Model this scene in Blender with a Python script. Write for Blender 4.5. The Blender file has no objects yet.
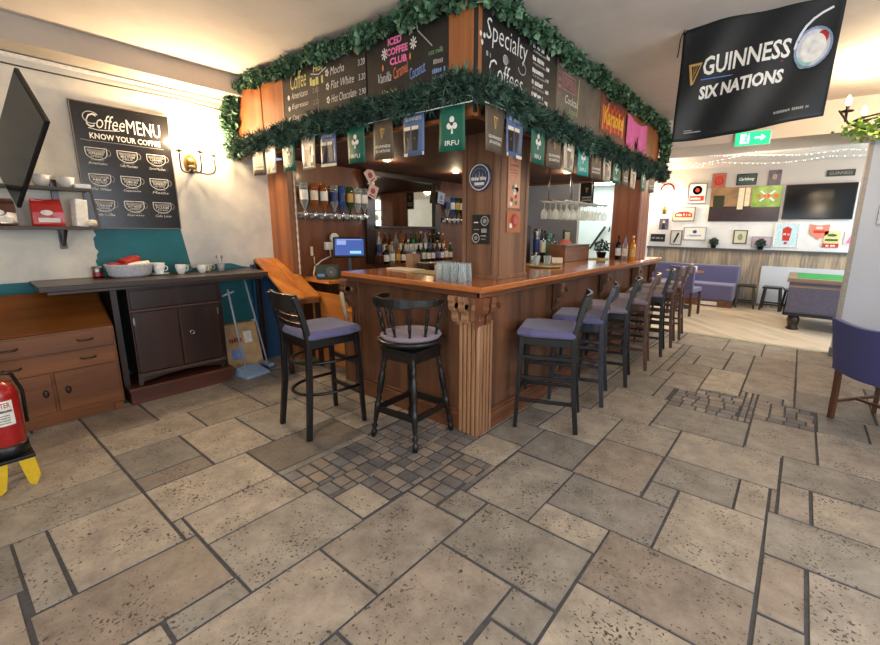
import bpy, bmesh, math, random
from mathutils import Vector, Matrix
R = random.Random(7)
PI = math.pi
SC = bpy.context.scene
COL = SC.collection
ORD = ['first','second','third','fourth','fifth','sixth','seventh','eighth','ninth','tenth','eleventh','twelfth',
       'thirteenth','fourteenth','fifteenth','sixteenth','seventeenth','eighteenth','nineteenth','twentieth',
       'twenty-first','twenty-second','twenty-third','twenty-fourth','twenty-fifth']

# ------------------------------------------------------------------ camera
cam_d = bpy.data.cameras.new('camera'); cam = bpy.data.objects.new('camera', cam_d); COL.objects.link(cam)
def cam_setup():
    f, p, yw, r = 424.18, 0.2026, 0.6469, -0.0146
    cp, sp = math.cos(p), math.sin(p)
    fw = Vector((-math.sin(yw)*cp, math.cos(yw)*cp, -sp)); rt = Vector((math.cos(yw), math.sin(yw), 0)); dn = fw.cross(rt)
    c, s = math.cos(r), math.sin(r)
    X = c*rt + s*dn; D = -s*rt + c*dn
    m = Matrix((X, -D, -fw)).transposed().to_4x4(); m.translation = Vector((1.6102, -2.1918, 1.4764))
    cam.matrix_world = m
    cam_d.sensor_width = 36; cam_d.lens = f/880*36
    cam_d.shift_x = -35.93/880; cam_d.shift_y = -7.03/880
    cam_d.clip_start = 0.02; cam_d.clip_end = 60
cam_setup(); SC.camera = cam

# ------------------------------------------------------------------ world, lights, exposure
SC.view_settings.view_transform = 'Standard'; SC.view_settings.look = 'None'
SC.view_settings.gamma = 1; SC.view_settings.use_curve_mapping = False
SC.view_settings.exposure = 0.0
W = bpy.data.worlds.new('world'); SC.world = W; W.use_nodes = True
W.node_tree.nodes['Background'].inputs[0].default_value = (0.60, 0.74, 1.0, 1)
W.node_tree.nodes['Background'].inputs[1].default_value = 0.7
def area(name, loc, rot, sx, sy, power, col):
    d = bpy.data.lights.new(name, 'AREA'); d.shape = 'RECTANGLE'; d.size = sx; d.size_y = sy; d.energy = power; d.color = col
    o = bpy.data.objects.new(name, d); COL.objects.link(o); o.location = loc; o.rotation_euler = rot
    o.visible_camera = True
    return o
# daylight that enters by the windows of the wall behind the camera and of the right hand wall
area('window_daylight', (1.9, -4.40, 1.45), (PI/2, 0, 0), 3.0, 1.5, 60, (0.80, 0.90, 1.0))
area('window_daylight', (4.12, -1.2, 1.55), (PI/2, 0, PI/2), 3.6, 1.6, 92, (0.78, 0.89, 1.0))
area('far_window_daylight', (4.3, 6.3, 1.6), (PI/2, 0, PI/2), 2.6, 1.5, 125, (0.86, 0.94, 1.0))
area('hall_daylight', (-2.2, 7.3, 2.5), (0, 0, 0), 1.0, 0.9, 30, (0.86, 0.96, 1.0))
def point(name, loc, power, col, rad=0.03):
    d = bpy.data.lights.new(name, 'POINT'); d.energy = power; d.color = col; d.shadow_soft_size = rad
    o = bpy.data.objects.new(name, d); COL.objects.link(o); o.location = loc; return o
WARM = (1.0, 0.75, 0.47)

# ------------------------------------------------------------------ materials
def lin(c):
    return tuple((x/255/12.92 if x/255 <= .04045 else ((x/255+.055)/1.055)**2.4) for x in c[:3]) + (1,)
MATS = {}
def nt(name):
    m = bpy.data.materials.new(name); m.use_nodes = True; t = m.node_tree
    return m, t, t.nodes['Principled BSDF']
def plain(name, c, rough=.5, metal=0, noise=.12, scale=30, spec=.5, coat=0, trans=0, emit=0, alpha=1):
    """a procedural material: one colour with slight mottling"""
    if name in MATS: return MATS[name]
    m, t, b = nt(name); c = lin(c)
    b.inputs['Roughness'].default_value = rough; b.inputs['Metallic'].default_value = metal
    b.inputs['Specular IOR Level'].default_value = spec
    if coat: b.inputs['Coat Weight'].default_value = coat; b.inputs['Coat Roughness'].default_value = .08
    if trans: b.inputs['Transmission Weight'].default_value = trans
    if alpha < 1: b.inputs['Alpha'].default_value = alpha
    if emit: b.inputs['Emission Color'].default_value = c; b.inputs['Emission Strength'].default_value = emit
    n = t.nodes.new('ShaderNodeTexNoise'); n.inputs['Scale'].default_value = scale; n.inputs['Detail'].default_value = 3
    tc = t.nodes.new('ShaderNodeTexCoord'); t.links.new(tc.outputs['Object'], n.inputs['Vector'])
    r = t.nodes.new('ShaderNodeValToRGB'); r.color_ramp.elements[0].position = .3; r.color_ramp.elements[1].position = .7
    r.color_ramp.elements[0].color = tuple(x*(1-noise) for x in c[:3])+(1,)
    r.color_ramp.elements[1].color = tuple(min(1, x*(1+noise)) for x in c[:3])+(1,)
    t.links.new(n.outputs['Fac'], r.inputs['Fac']); t.links.new(r.outputs['Color'], b.inputs['Base Color'])
    MATS[name] = m; return m
def wood(name, dark, light, axis='z', rough=.35, scale=9, coat=0, ring=12, bump=.05):
    if name in MATS: return MATS[name]
    m, t, b = nt(name)
    tc = t.nodes.new('ShaderNodeTexCoord'); mp = t.nodes.new('ShaderNodeMapping')
    s = {'x': (.06, 1, 1), 'y': (1, .06, 1), 'z': (1, 1, .06)}[axis]
    mp.inputs['Scale'].default_value = s; t.links.new(tc.outputs['Object'], mp.inputs['Vector'])
    n1 = t.nodes.new('ShaderNodeTexNoise'); n1.inputs['Scale'].default_value = scale; n1.inputs['Detail'].default_value = 5; n1.inputs['Distortion'].default_value = .6
    n2 = t.nodes.new('ShaderNodeTexNoise'); n2.inputs['Scale'].default_value = scale*ring; n2.inputs['Detail'].default_value = 3
    mx = t.nodes.new('ShaderNodeMath'); mx.operation = 'MULTIPLY_ADD'; mx.inputs[1].default_value = .35
    t.links.new(mp.outputs[0], n1.inputs['Vector']); t.links.new(mp.outputs[0], n2.inputs['Vector'])
    t.links.new(n2.outputs['Fac'], mx.inputs[0]); t.links.new(n1.outputs['Fac'], mx.inputs[2])
    r = t.nodes.new('ShaderNodeValToRGB'); r.color_ramp.elements[0].position = .48; r.color_ramp.elements[1].position = .86
    r.color_ramp.elements[0].color = lin(dark); r.color_ramp.elements[1].color = lin(light)
    t.links.new(mx.outputs[0], r.inputs['Fac']); t.links.new(r.outputs['Color'], b.inputs['Base Color'])
    b.inputs['Roughness'].default_value = rough
    if coat: b.inputs['Coat Weight'].default_value = coat; b.inputs['Coat Roughness'].default_value = .12
    bp = t.nodes.new('ShaderNodeBump'); bp.inputs['Strength'].default_value = bump; bp.inputs['Distance'].default_value = .004
    t.links.new(mx.outputs[0], bp.inputs['Height']); t.links.new(bp.outputs[0], b.inputs['Normal'])
    MATS[name] = m; return m
def fabric(name, a, c, scale=220):
    if name in MATS: return MATS[name]
    m = plain(name, a, .85, 0, .15, scale, .25)
    b = m.node_tree.nodes['Principled BSDF']; b.inputs['Sheen Weight'].default_value = .25
    return m

def tile_material():
    m, t, b = nt('travertine_tile')
    at = t.nodes.new('ShaderNodeAttribute'); at.attribute_name = 'tint'
    tc = t.nodes.new('ShaderNodeTexCoord'); O = tc.outputs['Object']
    n1 = t.nodes.new('ShaderNodeTexNoise'); n1.inputs['Scale'].default_value = 6; n1.inputs['Detail'].default_value = 11; n1.inputs['Roughness'].default_value = .74
    t.links.new(O, n1.inputs['Vector'])
    r1 = t.nodes.new('ShaderNodeValToRGB'); r1.color_ramp.elements[0].position = .33; r1.color_ramp.elements[1].position = .7
    r1.color_ramp.elements[0].color = (.55, .535, .53, 1); r1.color_ramp.elements[1].color = (1.22, 1.18, 1.12, 1)
    t.links.new(n1.outputs['Fac'], r1.inputs['Fac'])
    mu = t.nodes.new('ShaderNodeMixRGB'); mu.blend_type = 'MULTIPLY'; mu.inputs[0].default_value = 1
    t.links.new(at.outputs['Color'], mu.inputs[1]); t.links.new(r1.outputs['Color'], mu.inputs[2])
    # small open pits of the stone, gathered in clusters
    ds = t.nodes.new('ShaderNodeTexNoise'); ds.inputs['Scale'].default_value = 30; t.links.new(O, ds.inputs['Vector'])
    ad = t.nodes.new('ShaderNodeVectorMath'); ad.operation = 'MULTIPLY_ADD'; ad.inputs[1].default_value = (.03, .03, .03)
    t.links.new(ds.outputs['Color'], ad.inputs[0]); t.links.new(O, ad.inputs[2])
    v = t.nodes.new('ShaderNodeTexNoise'); v.inputs['Scale'].default_value = 70; v.inputs['Detail'].default_value = 2.5
    t.links.new(ad.outputs[0], v.inputs['Vector'])
    n3 = t.nodes.new('ShaderNodeTexNoise'); n3.inputs['Scale'].default_value = 4.5; n3.inputs['Detail'].default_value = 3; t.links.new(O, n3.inputs['Vector'])
    s2 = t.nodes.new('ShaderNodeMath'); s2.operation = 'MULTIPLY_ADD'; s2.inputs[1].default_value = .42
    t.links.new(n3.outputs['Fac'], s2.inputs[0]); t.links.new(v.outputs['Fac'], s2.inputs[2])
    r2 = t.nodes.new('ShaderNodeValToRGB'); r2.color_ramp.elements[0].position = .835; r2.color_ramp.elements[1].position = .885
    t.links.new(s2.outputs[0], r2.inputs['Fac'])
    ma = t.nodes.new('ShaderNodeMath'); ma.operation = 'MULTIPLY'; t.links.new(at.outputs['Alpha'], ma.inputs[0]); t.links.new(r2.outputs['Color'], ma.inputs[1])
    mi = t.nodes.new('ShaderNodeMixRGB'); mi.inputs[2].default_value = lin((70, 62, 54))
    t.links.new(ma.outputs[0], mi.inputs[0]); t.links.new(mu.outputs[0], mi.inputs[1]); t.links.new(mi.outputs[0], b.inputs['Base Color'])
    b.inputs['Roughness'].default_value = .48; b.inputs['Specular IOR Level'].default_value = .45
    rr = t.nodes.new('ShaderNodeMapRange'); rr.inputs[3].default_value = .36; rr.inputs[4].default_value = .68
    t.links.new(n1.outputs['Fac'], rr.inputs[0]); t.links.new(rr.outputs[0], b.inputs['Roughness'])
    bp = t.nodes.new('ShaderNodeBump'); bp.inputs['Strength'].default_value = .35; bp.inputs['Distance'].default_value = .004; bp.invert = True
    t.links.new(ma.outputs[0], bp.inputs['Height']); t.links.new(bp.outputs[0], b.inputs['Normal'])
    return m
def plaster_material(name, c1, c2):
    m, t, b = nt(name)
    tc = t.nodes.new('ShaderNodeTexCoord')
    n = t.nodes.new('ShaderNodeTexNoise'); n.inputs['Scale'].default_value = 2.2; n.inputs['Detail'].default_value = 7; n.inputs['Roughness'].default_value = .6
    t.links.new(tc.outputs['Object'], n.inputs['Vector'])
    r = t.nodes.new('ShaderNodeValToRGB'); r.color_ramp.elements[0].position = .36; r.color_ramp.elements[1].position = .62
    r.color_ramp.elements[0].color = lin(c1); r.color_ramp.elements[1].color = lin(c2)
    t.links.new(n.outputs['Fac'], r.inputs['Fac']); t.links.new(r.outputs['Color'], b.inputs['Base Color'])
    b.inputs['Roughness'].default_value = .8
    bp = t.nodes.new('ShaderNodeBump'); bp.inputs['Strength'].default_value = .2; bp.inputs['Distance'].default_value = .01
    t.links.new(n.outputs['Fac'], bp.inputs['Height']); t.links.new(bp.outputs[0], b.inputs['Normal'])
    return m
def planks_material(name, ang, wdt, lng, cols, grey=.0):
    """boards laid side by side: brick pattern turned by ang, with a random tone per board"""
    m, t, b = nt(name)
    tc = t.nodes.new('ShaderNodeTexCoord'); mp = t.nodes.new('ShaderNodeMapping'); 
    if ang == 'up':
        sx = t.nodes.new('ShaderNodeSeparateXYZ'); cx = t.nodes.new('ShaderNodeCombineXYZ'); t.links.new(tc.outputs['Object'], sx.inputs[0])
        t.links.new(sx.outputs['Z'], cx.inputs['X']); t.links.new(sx.outputs['X'], cx.inputs['Y']); t.links.new(cx.outputs[0], mp.inputs['Vector'])
    else:
        mp.inputs['Rotation'].default_value = ang; t.links.new(tc.outputs['Object'], mp.inputs['Vector'])
    br = t.nodes.new('ShaderNodeTexBrick'); br.inputs['Scale'].default_value = 1; br.inputs['Brick Width'].default_value = lng; br.inputs['Row Height'].default_value = wdt
    br.inputs['Mortar Size'].default_value = .004; br.inputs['Bias'].default_value = 0
    br.inputs['Color1'].default_value = (0, 0, 0, 1); br.inputs['Color2'].default_value = (1, 1, 1, 1); br.inputs['Mortar'].default_value = (.1, .1, .1, 1)
    t.links.new(mp.outputs[0], br.inputs['Vector'])
    n = t.nodes.new('ShaderNodeTexNoise'); n.inputs['Detail'].default_value = 6; n.inputs['Scale'].default_value = 5
    m2 = t.nodes.new('ShaderNodeMapping'); m2.inputs['Scale'].default_value = (.35, 4, 4); t.links.new(mp.outputs[0], m2.inputs['Vector']); t.links.new(m2.outputs[0], n.inputs['Vector'])
    ma = t.nodes.new('ShaderNodeMath'); ma.operation = 'MULTIPLY_ADD'; ma.inputs[1].default_value = .7
    sub = t.nodes.new('ShaderNodeMath'); sub.operation = 'SUBTRACT'; sub.inputs[1].default_value = .33
    t.links.new(n.outputs['Fac'], sub.inputs[0])
    t.links.new(br.outputs['Color'], ma.inputs[0]); t.links.new(sub.outputs[0], ma.inputs[2])
    r = t.nodes.new('ShaderNodeValToRGB'); e = r.color_ramp.elements
    e[0].position = 0; e[0].color = lin(cols[0]); e[1].position = 1; e[1].color = lin(cols[-1])
    for i, c in enumerate(cols[1:-1]):
        q = e.new((i+1)/(len(cols)-1)); q.color = lin(c)
    t.links.new(ma.outputs[0], r.inputs['Fac']); t.links.new(r.outputs['Color'], b.inputs['Base Color'])
    b.inputs['Roughness'].default_value = .45
    return m

# ------------------------------------------------------------------ mesh helpers
class MB:
    """collects shapes, then links them as ONE mesh object"""
    def __init__(s): s.v = []; s.f = []; s.m = []; s.mi = 0; s.sm = []; s.smooth = False
    def add(s, vs, fs, smooth=False):
        o = len(s.v); s.v += [tuple(v) for v in vs]
        for f in fs: s.f.append([i+o for i in f]); s.m.append(s.mi); s.sm.append(smooth)
        return s
    def box(s, x0, x1, y0, y1, z0, z1, mat=None):
        vs = [Vector((x, y, z)) for z in (z0, z1) for y in (y0, y1) for x in (x0, x1)]
        if mat is not None: vs = [mat @ v for v in vs]
        return s.add(vs, [(0,2,3,1),(4,5,7,6),(0,1,5,4),(2,6,7,3),(0,4,6,2),(1,3,7,5)])
    def cbox(s, c, d, mat=None):
        return s.box(c[0]-d[0]/2, c[0]+d[0]/2, c[1]-d[1]/2, c[1]+d[1]/2, c[2]-d[2]/2, c[2]+d[2]/2, mat)
    def bar(s, a, b, w, h=None, up=(0,0,1), w2=None, h2=None):
        a = Vector(a); b = Vector(b); h = h or w; w2 = w2 or w; h2 = h2 or h
        d = (b-a).normalized(); u = Vector(up)
        if abs(d.dot(u)) > .97: u = Vector((1,0,0)) if abs(d.x) < .9 else Vector((0,1,0))
        r = d.cross(u).normalized(); u = r.cross(d)
        vs = [p + r*sx*ww/2 + u*sy*hh/2 for p, ww, hh in ((a,w,h),(b,w2,h2)) for sx, sy in ((-1,-1),(1,-1),(1,1),(-1,1))]
        return s.add(vs, [(3,2,1,0),(4,5,6,7),(0,1,5,4),(1,2,6,5),(2,3,7,6),(3,0,4,7)])
    def lathe(s, prof, o=(0,0,0), d=(0,0,1), seg=16, cap=True):
        d = Vector(d).normalized(); o = Vector(o); u = Vector((1,0,0)) if abs(d.x) < .9 else Vector((0,1,0))
        r = d.cross(u).normalized(); u = r.cross(d); vs = []; fs = []
        for (rad, h) in prof:
            for k in range(seg):
                a = 2*PI*k/seg; vs.append(o + d*h + (r*math.cos(a)+u*math.sin(a))*rad)
        for i in range(len(prof)-1):
            for k in range(seg):
                k2 = (k+1) % seg; fs.append((i*seg+k, i*seg+k2, (i+1)*seg+k2, (i+1)*seg+k))
        s.add(vs, fs, True)
        if cap:
            o2 = len(s.v)-len(vs)
            for base, rev in ((0, True), ((len(prof)-1)*seg, False)):
                f = [o2+base+k for k in range(seg)]
                if rev: f.reverse()
                s.f.append(f); s.m.append(s.mi); s.sm.append(False)
        return s
    def cyl(s, a, b, r, r2=None, seg=14):
        a = Vector(a); b = Vector(b); L = (b-a).length
        return s.lathe([(r, 0), (r2 if r2 is not None else r, L)], a, b-a, seg)
    def turned(s, a, b, r, seg=10, n=3):
        """a turned leg or spindle between two points"""
        a = Vector(a); b = Vector(b); L = (b-a).length; pr = []
        base = [(0,.75),(.03,1.05),(.08,1.05),(.10,.6),(.13,1.2),(.16,.6),(.20,.85),(.34,1.1),(.40,1.2),(.42,.7),(.45,1.25),(.48,.7),(.52,1.15),(.66,1.2),(.74,.95),(.78,.6),(.81,1.15),(.84,.6),(.88,.95),(1,.9)]
        for t, q in base: pr.append((r*q, L*t))
        return s.lathe(pr, a, b-a, seg)
    def tube(s, pts, r, seg=8, closed=False, rs=None, sx=1.0):
        P = [Vector(p) for p in pts]; n = len(P); vs = []; fs = []; prev = None
        for i, p in enumerate(P):
            if closed: d = (P[(i+1) % n]-P[i-1]).normalized()
            else: d = (P[min(i+1, n-1)]-P[max(i-1, 0)]).normalized()
            if prev is None:
                u = Vector((0,0,1)) if abs(d.z) < .9 else Vector((1,0,0))
            else: u = prev
            rt = d.cross(u)
            if rt.length < 1e-5: rt = d.cross(Vector((1,0,0)))
            rt.normalize(); u = rt.cross(d).normalized(); prev = u
            rr = rs[i] if rs else r
            for k in range(seg):
                a = 2*PI*k/seg; vs.append(p + (rt*math.cos(a)*sx + u*math.sin(a))*rr)
        m = n if closed else n-1
        for i in range(m):
            j = (i+1) % n
            for k in range(seg):
                k2 = (k+1) % seg; fs.append((i*seg+k, i*seg+k2, j*seg+k2, j*seg+k))
        s.add(vs, fs, True)
        if not closed:
            o2 = len(s.v)-len(vs)
            s.f.append([o2+k for k in range(seg)][::-1]); s.m.append(s.mi); s.sm.append(False)
            s.f.append([o2+(n-1)*seg+k for k in range(seg)]); s.m.append(s.mi); s.sm.append(False)
        return s
    def ribbon(s, pts, w, h, up=(0,0,1), ws=None, hs=None):
        """rectangular section swept along points"""
        P = [Vector(p) for p in pts]; n = len(P); vs = []; fs = []; U = Vector(up)
        for i, p in enumerate(P):
            d = (P[min(i+1, n-1)]-P[max(i-1, 0)]).normalized(); r = d.cross(U).normalized(); u = r.cross(d)
            ww = (ws[i] if ws else w)/2; hh = (hs[i] if hs else h)/2
            for sx, sy in ((-1,-1),(1,-1),(1,1),(-1,1)): vs.append(p + r*sx*ww + u*sy*hh)
        for i in range(n-1):
            for k in range(4):
                k2 = (k+1) % 4; fs.append((i*4+k, i*4+k2, (i+1)*4+k2, (i+1)*4+k))
        fs.append((3,2,1,0)); fs.append(tuple((n-1)*4+k for k in range(4)))
        return s.add(vs, fs)
    def prism(s, poly, O, U, V, th):
        """2D polygon in the plane O + x*U + y*V, extruded by th along U x V"""
        O = Vector(O); U = Vector(U); V = Vector(V); N = U.cross(V).normalized(); n = len(poly)
        vs = [O+U*x+V*y for x, y in poly] + [O+U*x+V*y+N*th for x, y in poly]
        fs = [tuple(range(n))[::-1], tuple(range(n, 2*n))] + [(i, (i+1) % n, n+(i+1) % n, n+i) for i in range(n)]
        return s.add(vs, fs)
    def sphere(s, c, r, seg=12, rings=8, sc=(1,1,1)):
        vs = []; fs = []; c = Vector(c)
        for i in range(rings+1):
            a = PI*i/rings
            for k in range(seg):
                b = 2*PI*k/seg; vs.append(c+Vector((math.sin(a)*math.cos(b)*r*sc[0], math.sin(a)*math.sin(b)*r*sc[1], -math.cos(a)*r*sc[2])))
        for i in range(rings):
            for k in range(seg):
                k2 = (k+1) % seg; fs.append((i*seg+k, i*seg+k2, (i+1)*seg+k2, (i+1)*seg+k))
        return s.add(vs, fs, True)
    def build(s, name, mat, parent=None, bevel=0, seg=2, props=None):
        me = bpy.data.meshes.new(name); me.from_pydata(s.v, [], s.f)
        ms = mat if isinstance(mat, (list, tuple)) else [mat]
        for m in ms: me.materials.append(m)
        for p, mi, sm in zip(me.polygons, s.m, s.sm): p.material_index = mi; p.use_smooth = sm
        bm = bmesh.new(); bm.from_mesh(me); bmesh.ops.remove_doubles(bm, verts=bm.verts, dist=1e-6)
        bmesh.ops.recalc_face_normals(bm, faces=bm.faces); bm.to_mesh(me); bm.free()
        o = bpy.data.objects.new(name, me); COL.objects.link(o)
        if parent: o.parent = parent
        if bevel:
            b = o.modifiers.new('bevel', 'BEVEL'); b.width = bevel; b.segments = seg; b.limit_method = 'ANGLE'; b.angle_limit = math.radians(40)
        if props:
            for k, v in props.items(): o[k] = v
        return o
def tag(o, label, cat, group=None, kind=None):
    o['label'] = label; o['category'] = cat
    if group: o['group'] = group
    if kind: o['kind'] = kind
    return o
def thing(name, label, cat, loc=(0,0,0), rz=0, group=None):
    o = bpy.data.objects.new(name, None); COL.objects.link(o); o.location = loc; o.rotation_euler = (0, 0, rz)
    o.empty_display_size = .1
    return tag(o, label, cat, group)
def struct(name, mb, mat, bevel=0, parent=None):
    o = mb.build(name, mat, parent, bevel); o['kind'] = 'structure'; return o
KIDS = {}
def dup(root, loc, rz=None, label=None, group=None):
    r = root.copy(); COL.objects.link(r); r.location = loc
    if rz is not None: r.rotation_euler = (r.rotation_euler[0], r.rotation_euler[1], rz)
    if label: r['label'] = label
    if group: r['group'] = group
    for ch in list(root.children):
        c = ch.copy(); COL.objects.link(c); c.parent = r
        for g in list(ch.children):
            d = g.copy(); COL.objects.link(d); d.parent = c
    return r
def B(*a): return MB().box(*a)
TXT = {}
def text_shape(s, shear=0.0, bold=0.0):
    key = (s, shear, bold)
    if key in TXT: return TXT[key]
    cu = bpy.data.curves.new('t', 'FONT'); cu.body = s; cu.shear = shear; cu.offset = bold; cu.resolution_u = 2; cu.fill_mode = 'BOTH'
    o = bpy.data.objects.new('t', cu); COL.objects.link(o)
    dg = bpy.context.evaluated_depsgraph_get(); me = bpy.data.meshes.new_from_object(o.evaluated_get(dg))
    vs = [(v.co.x, v.co.y) for v in me.vertices]; fs = [tuple(p.vertices) for p in me.polygons]
    bpy.data.objects.remove(o); bpy.data.curves.remove(cu); bpy.data.meshes.remove(me)
    xs = [v[0] for v in vs]; ys = [v[1] for v in vs]
    x0, x1, y0, y1 = min(xs), max(xs), min(ys), max(ys)
    vs = [((x-x0)/(x1-x0), (y-y0)/max(1e-6, y1-y0)) for x, y in vs]
    TXT[key] = (vs, fs); return TXT[key]
class Board:
    """writing and marks laid on a plane: O origin, U right, V up; collected per colour"""
    def __init__(s, O, U, V, lift=.0025):
        s.O = Vector(O); s.U = Vector(U); s.V = Vector(V); s.N = s.U.cross(s.V).normalized(); s.lift = lift; s.c = {}
        s.warp = None
    def pt(s, x, y, k=1):
        if s.warp: return s.warp(x, y, k*s.lift)
        return s.O+s.U*x+s.V*y+s.N*s.lift*k
    def mb(s, mat):
        if mat.name not in s.c: s.c[mat.name] = (MB(), mat)
        return s.c[mat.name][0]
    def text(s, t, mat, x, y, w, h, shear=0, bold=-.004, rot=0, k=1):
        vs, fs = text_shape(t, shear, bold); ca, sa = math.cos(rot), math.sin(rot)
        s.mb(mat).add([s.pt(x+vx*w*ca-vy*h*sa, y+vx*w*sa+vy*h*ca, k) for vx, vy in vs], fs)
    def marks(s, mat, x, y, w, h, k=1):
        """a row of small strokes where the writing is too small to read"""
        q = random.Random(int((x+y)*9999)); p = x
        while p < x+w-h*.3:
            e = min(x+w, p+h*q.uniform(.35, .8)); s.rect(p, y+h*q.uniform(0,.12), e-p-h*.12, h*q.uniform(.72,.95), mat, k); p = e+(h*.5 if q.random() < .2 else 0)
    def poly(s, pts, mat, k=1): s.mb(mat).add([s.pt(x, y, k) for x, y in pts], [tuple(range(len(pts)))])
    def rect(s, x, y, w, h, mat, k=1): s.poly([(x,y),(x+w,y),(x+w,y+h),(x,y+h)], mat, k)
    def ell(s, x, y, rx, ry, mat, k=1, n=20, a0=0, a1=2*PI):
        s.poly([(x+rx*math.cos(a0+(a1-a0)*i/(n if a1-a0 > 6.2 else n-1)), y+ry*math.sin(a0+(a1-a0)*i/(n if a1-a0 > 6.2 else n-1))) for i in range(n)], mat, k)
    def line(s, pts, w, mat, k=1):
        m = s.mb(mat)
        for (ax, ay), (bx, by) in zip(pts, pts[1:]):
            dx, dy = bx-ax, by-ay; L = math.hypot(dx, dy) or 1; nx, ny = -dy/L*w/2, dx/L*w/2; ex, ey = dx/L*w*.3, dy/L*w*.3
            m.add([s.pt(ax+nx-ex, ay+ny-ey, k), s.pt(ax-nx-ex, ay-ny-ey, k), s.pt(bx-nx+ex, by-ny+ey, k), s.pt(bx+nx+ex, by+ny+ey, k)], [(0,1,2,3)])
    def ring(s, x, y, rx, ry, w, mat, k=1, a0=0, a1=2*PI, n=24):
        s.line([(x+rx*math.cos(a0+(a1-a0)*i/n), y+ry*math.sin(a0+(a1-a0)*i/n)) for i in range(n+1)], w, mat, k)
    def done(s, parent, name='lettering'):
        for m, mat in s.c.values():
            me = m.build(name, mat, parent)

M = dict(
 white=plain('white_paint', (232, 230, 222), .6), cream=plain('cream_print', (226, 214, 190), .6),
 chalk=plain('chalk_white', (222, 222, 218), .8), chalkdim=plain('chalk_grey', (150, 148, 142), .8), pink=plain('chalk_pink', (236, 120, 176), .7),
 yel=plain('chalk_yellow', (208, 202, 130), .7), blue=plain('chalk_blue', (120, 150, 205), .7), green=plain('chalk_green', (120, 180, 120), .7),
 orange=plain('chalk_orange', (226, 128, 84), .7),
 black=plain('black_plastic', (22, 22, 24), .35), blackm=plain('black_matt', (20, 20, 21), .8), board=plain('blackboard', (33, 31, 31), .42, 0, .25, 6),
 chrome=plain('chrome', (205, 205, 205), .18, 1), brass=plain('brass', (150, 118, 66), .35, 1), iron=plain('wrought_iron', (66, 56, 46), .5, .5),
 steel=plain('brushed_steel', (150, 150, 148), .32, 1),
 bar=wood('bar_panel_wood', (68, 44, 30), (120, 80, 55), 'z', .38, 7, .25),
 barx=wood('bar_wood_across', (80, 46, 30), (134, 84, 54), 'x', .35, 7, .25), bary=wood('bar_wood_along', (80, 46, 30), (134, 84, 54), 'y', .35, 7, .25),
 post=wood('pale_post_wood', (118, 80, 54), (176, 132, 96), 'z', .5, 9),
 pil=wood('pillar_board_wood', (98, 68, 50), (142, 102, 76), 'z', .5, 10),
 topx=wood('countertop_wood_x', (156, 86, 44), (212, 132, 74), 'x', .2, 6, .6), topy=wood('countertop_wood_y', (156, 86, 44), (212, 132, 74), 'y', .2, 6, .6),
 pine=wood('orange_pine', (122, 72, 40), (172, 108, 62), 'z', .4, 8, .2), pinex=wood('orange_pine_x', (168, 96, 40), (214, 142, 70), 'x', .3, 8, .3),
 dark=wood('dark_stained_wood', (22, 12, 9), (48, 27, 19), 'z', .35, 8, .2), darkx=wood('dark_stained_wood_along', (38, 26, 20), (70, 50, 38), 'y', .42, 8, .2),
 bureau=wood('bureau_veneer', (90, 48, 14), (130, 76, 28), 'y', .4, 6, .2), plinth=wood('plinth_wood', (66, 32, 20), (98, 52, 34), 'y', .45, 8),
 chairblk=wood('black_lacquered_wood', (9, 7, 7), (16, 13, 12), 'z', .38, 8, .08), chairbrn=wood('brown_chair_wood', (66, 40, 27), (98, 62, 42), 'z', .35, 8, .3),
 purple=fabric('purple_upholstery', (96, 94, 130), 0), mauve=fabric('mauve_upholstery', (134, 120, 132), 0), navy=fabric('blue_upholstery', (66, 68, 118), 0),
 teal=plain('teal_paint', (20, 102, 112), .6, 0, .2, 4), cup=plain('white_china', (228, 228, 226), .25, coat=.3),
 red=plain('red_paint', (160, 24, 24), .3, coat=.4), glass=plain('clear_glass', (235, 245, 245), .03, trans=1, noise=0),
 screen=plain('dark_screen', (8, 10, 12), .12, spec=.35, noise=0), yellow=plain('yellow_plastic', (214, 178, 30), .45),
 leaf1=plain('broad_leaf_green', (54, 88, 62), .6, 0, .45, 14), leaf2=plain('pine_needle_green', (40, 66, 56), .65, 0, .45, 14), leaf3=plain('ivy_leaf_green', (120, 160, 60), .55, 0, .4, 20),
 grout=plain('dark_grout', (74, 74, 78), .85, 0, .2, 30),
)

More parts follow.
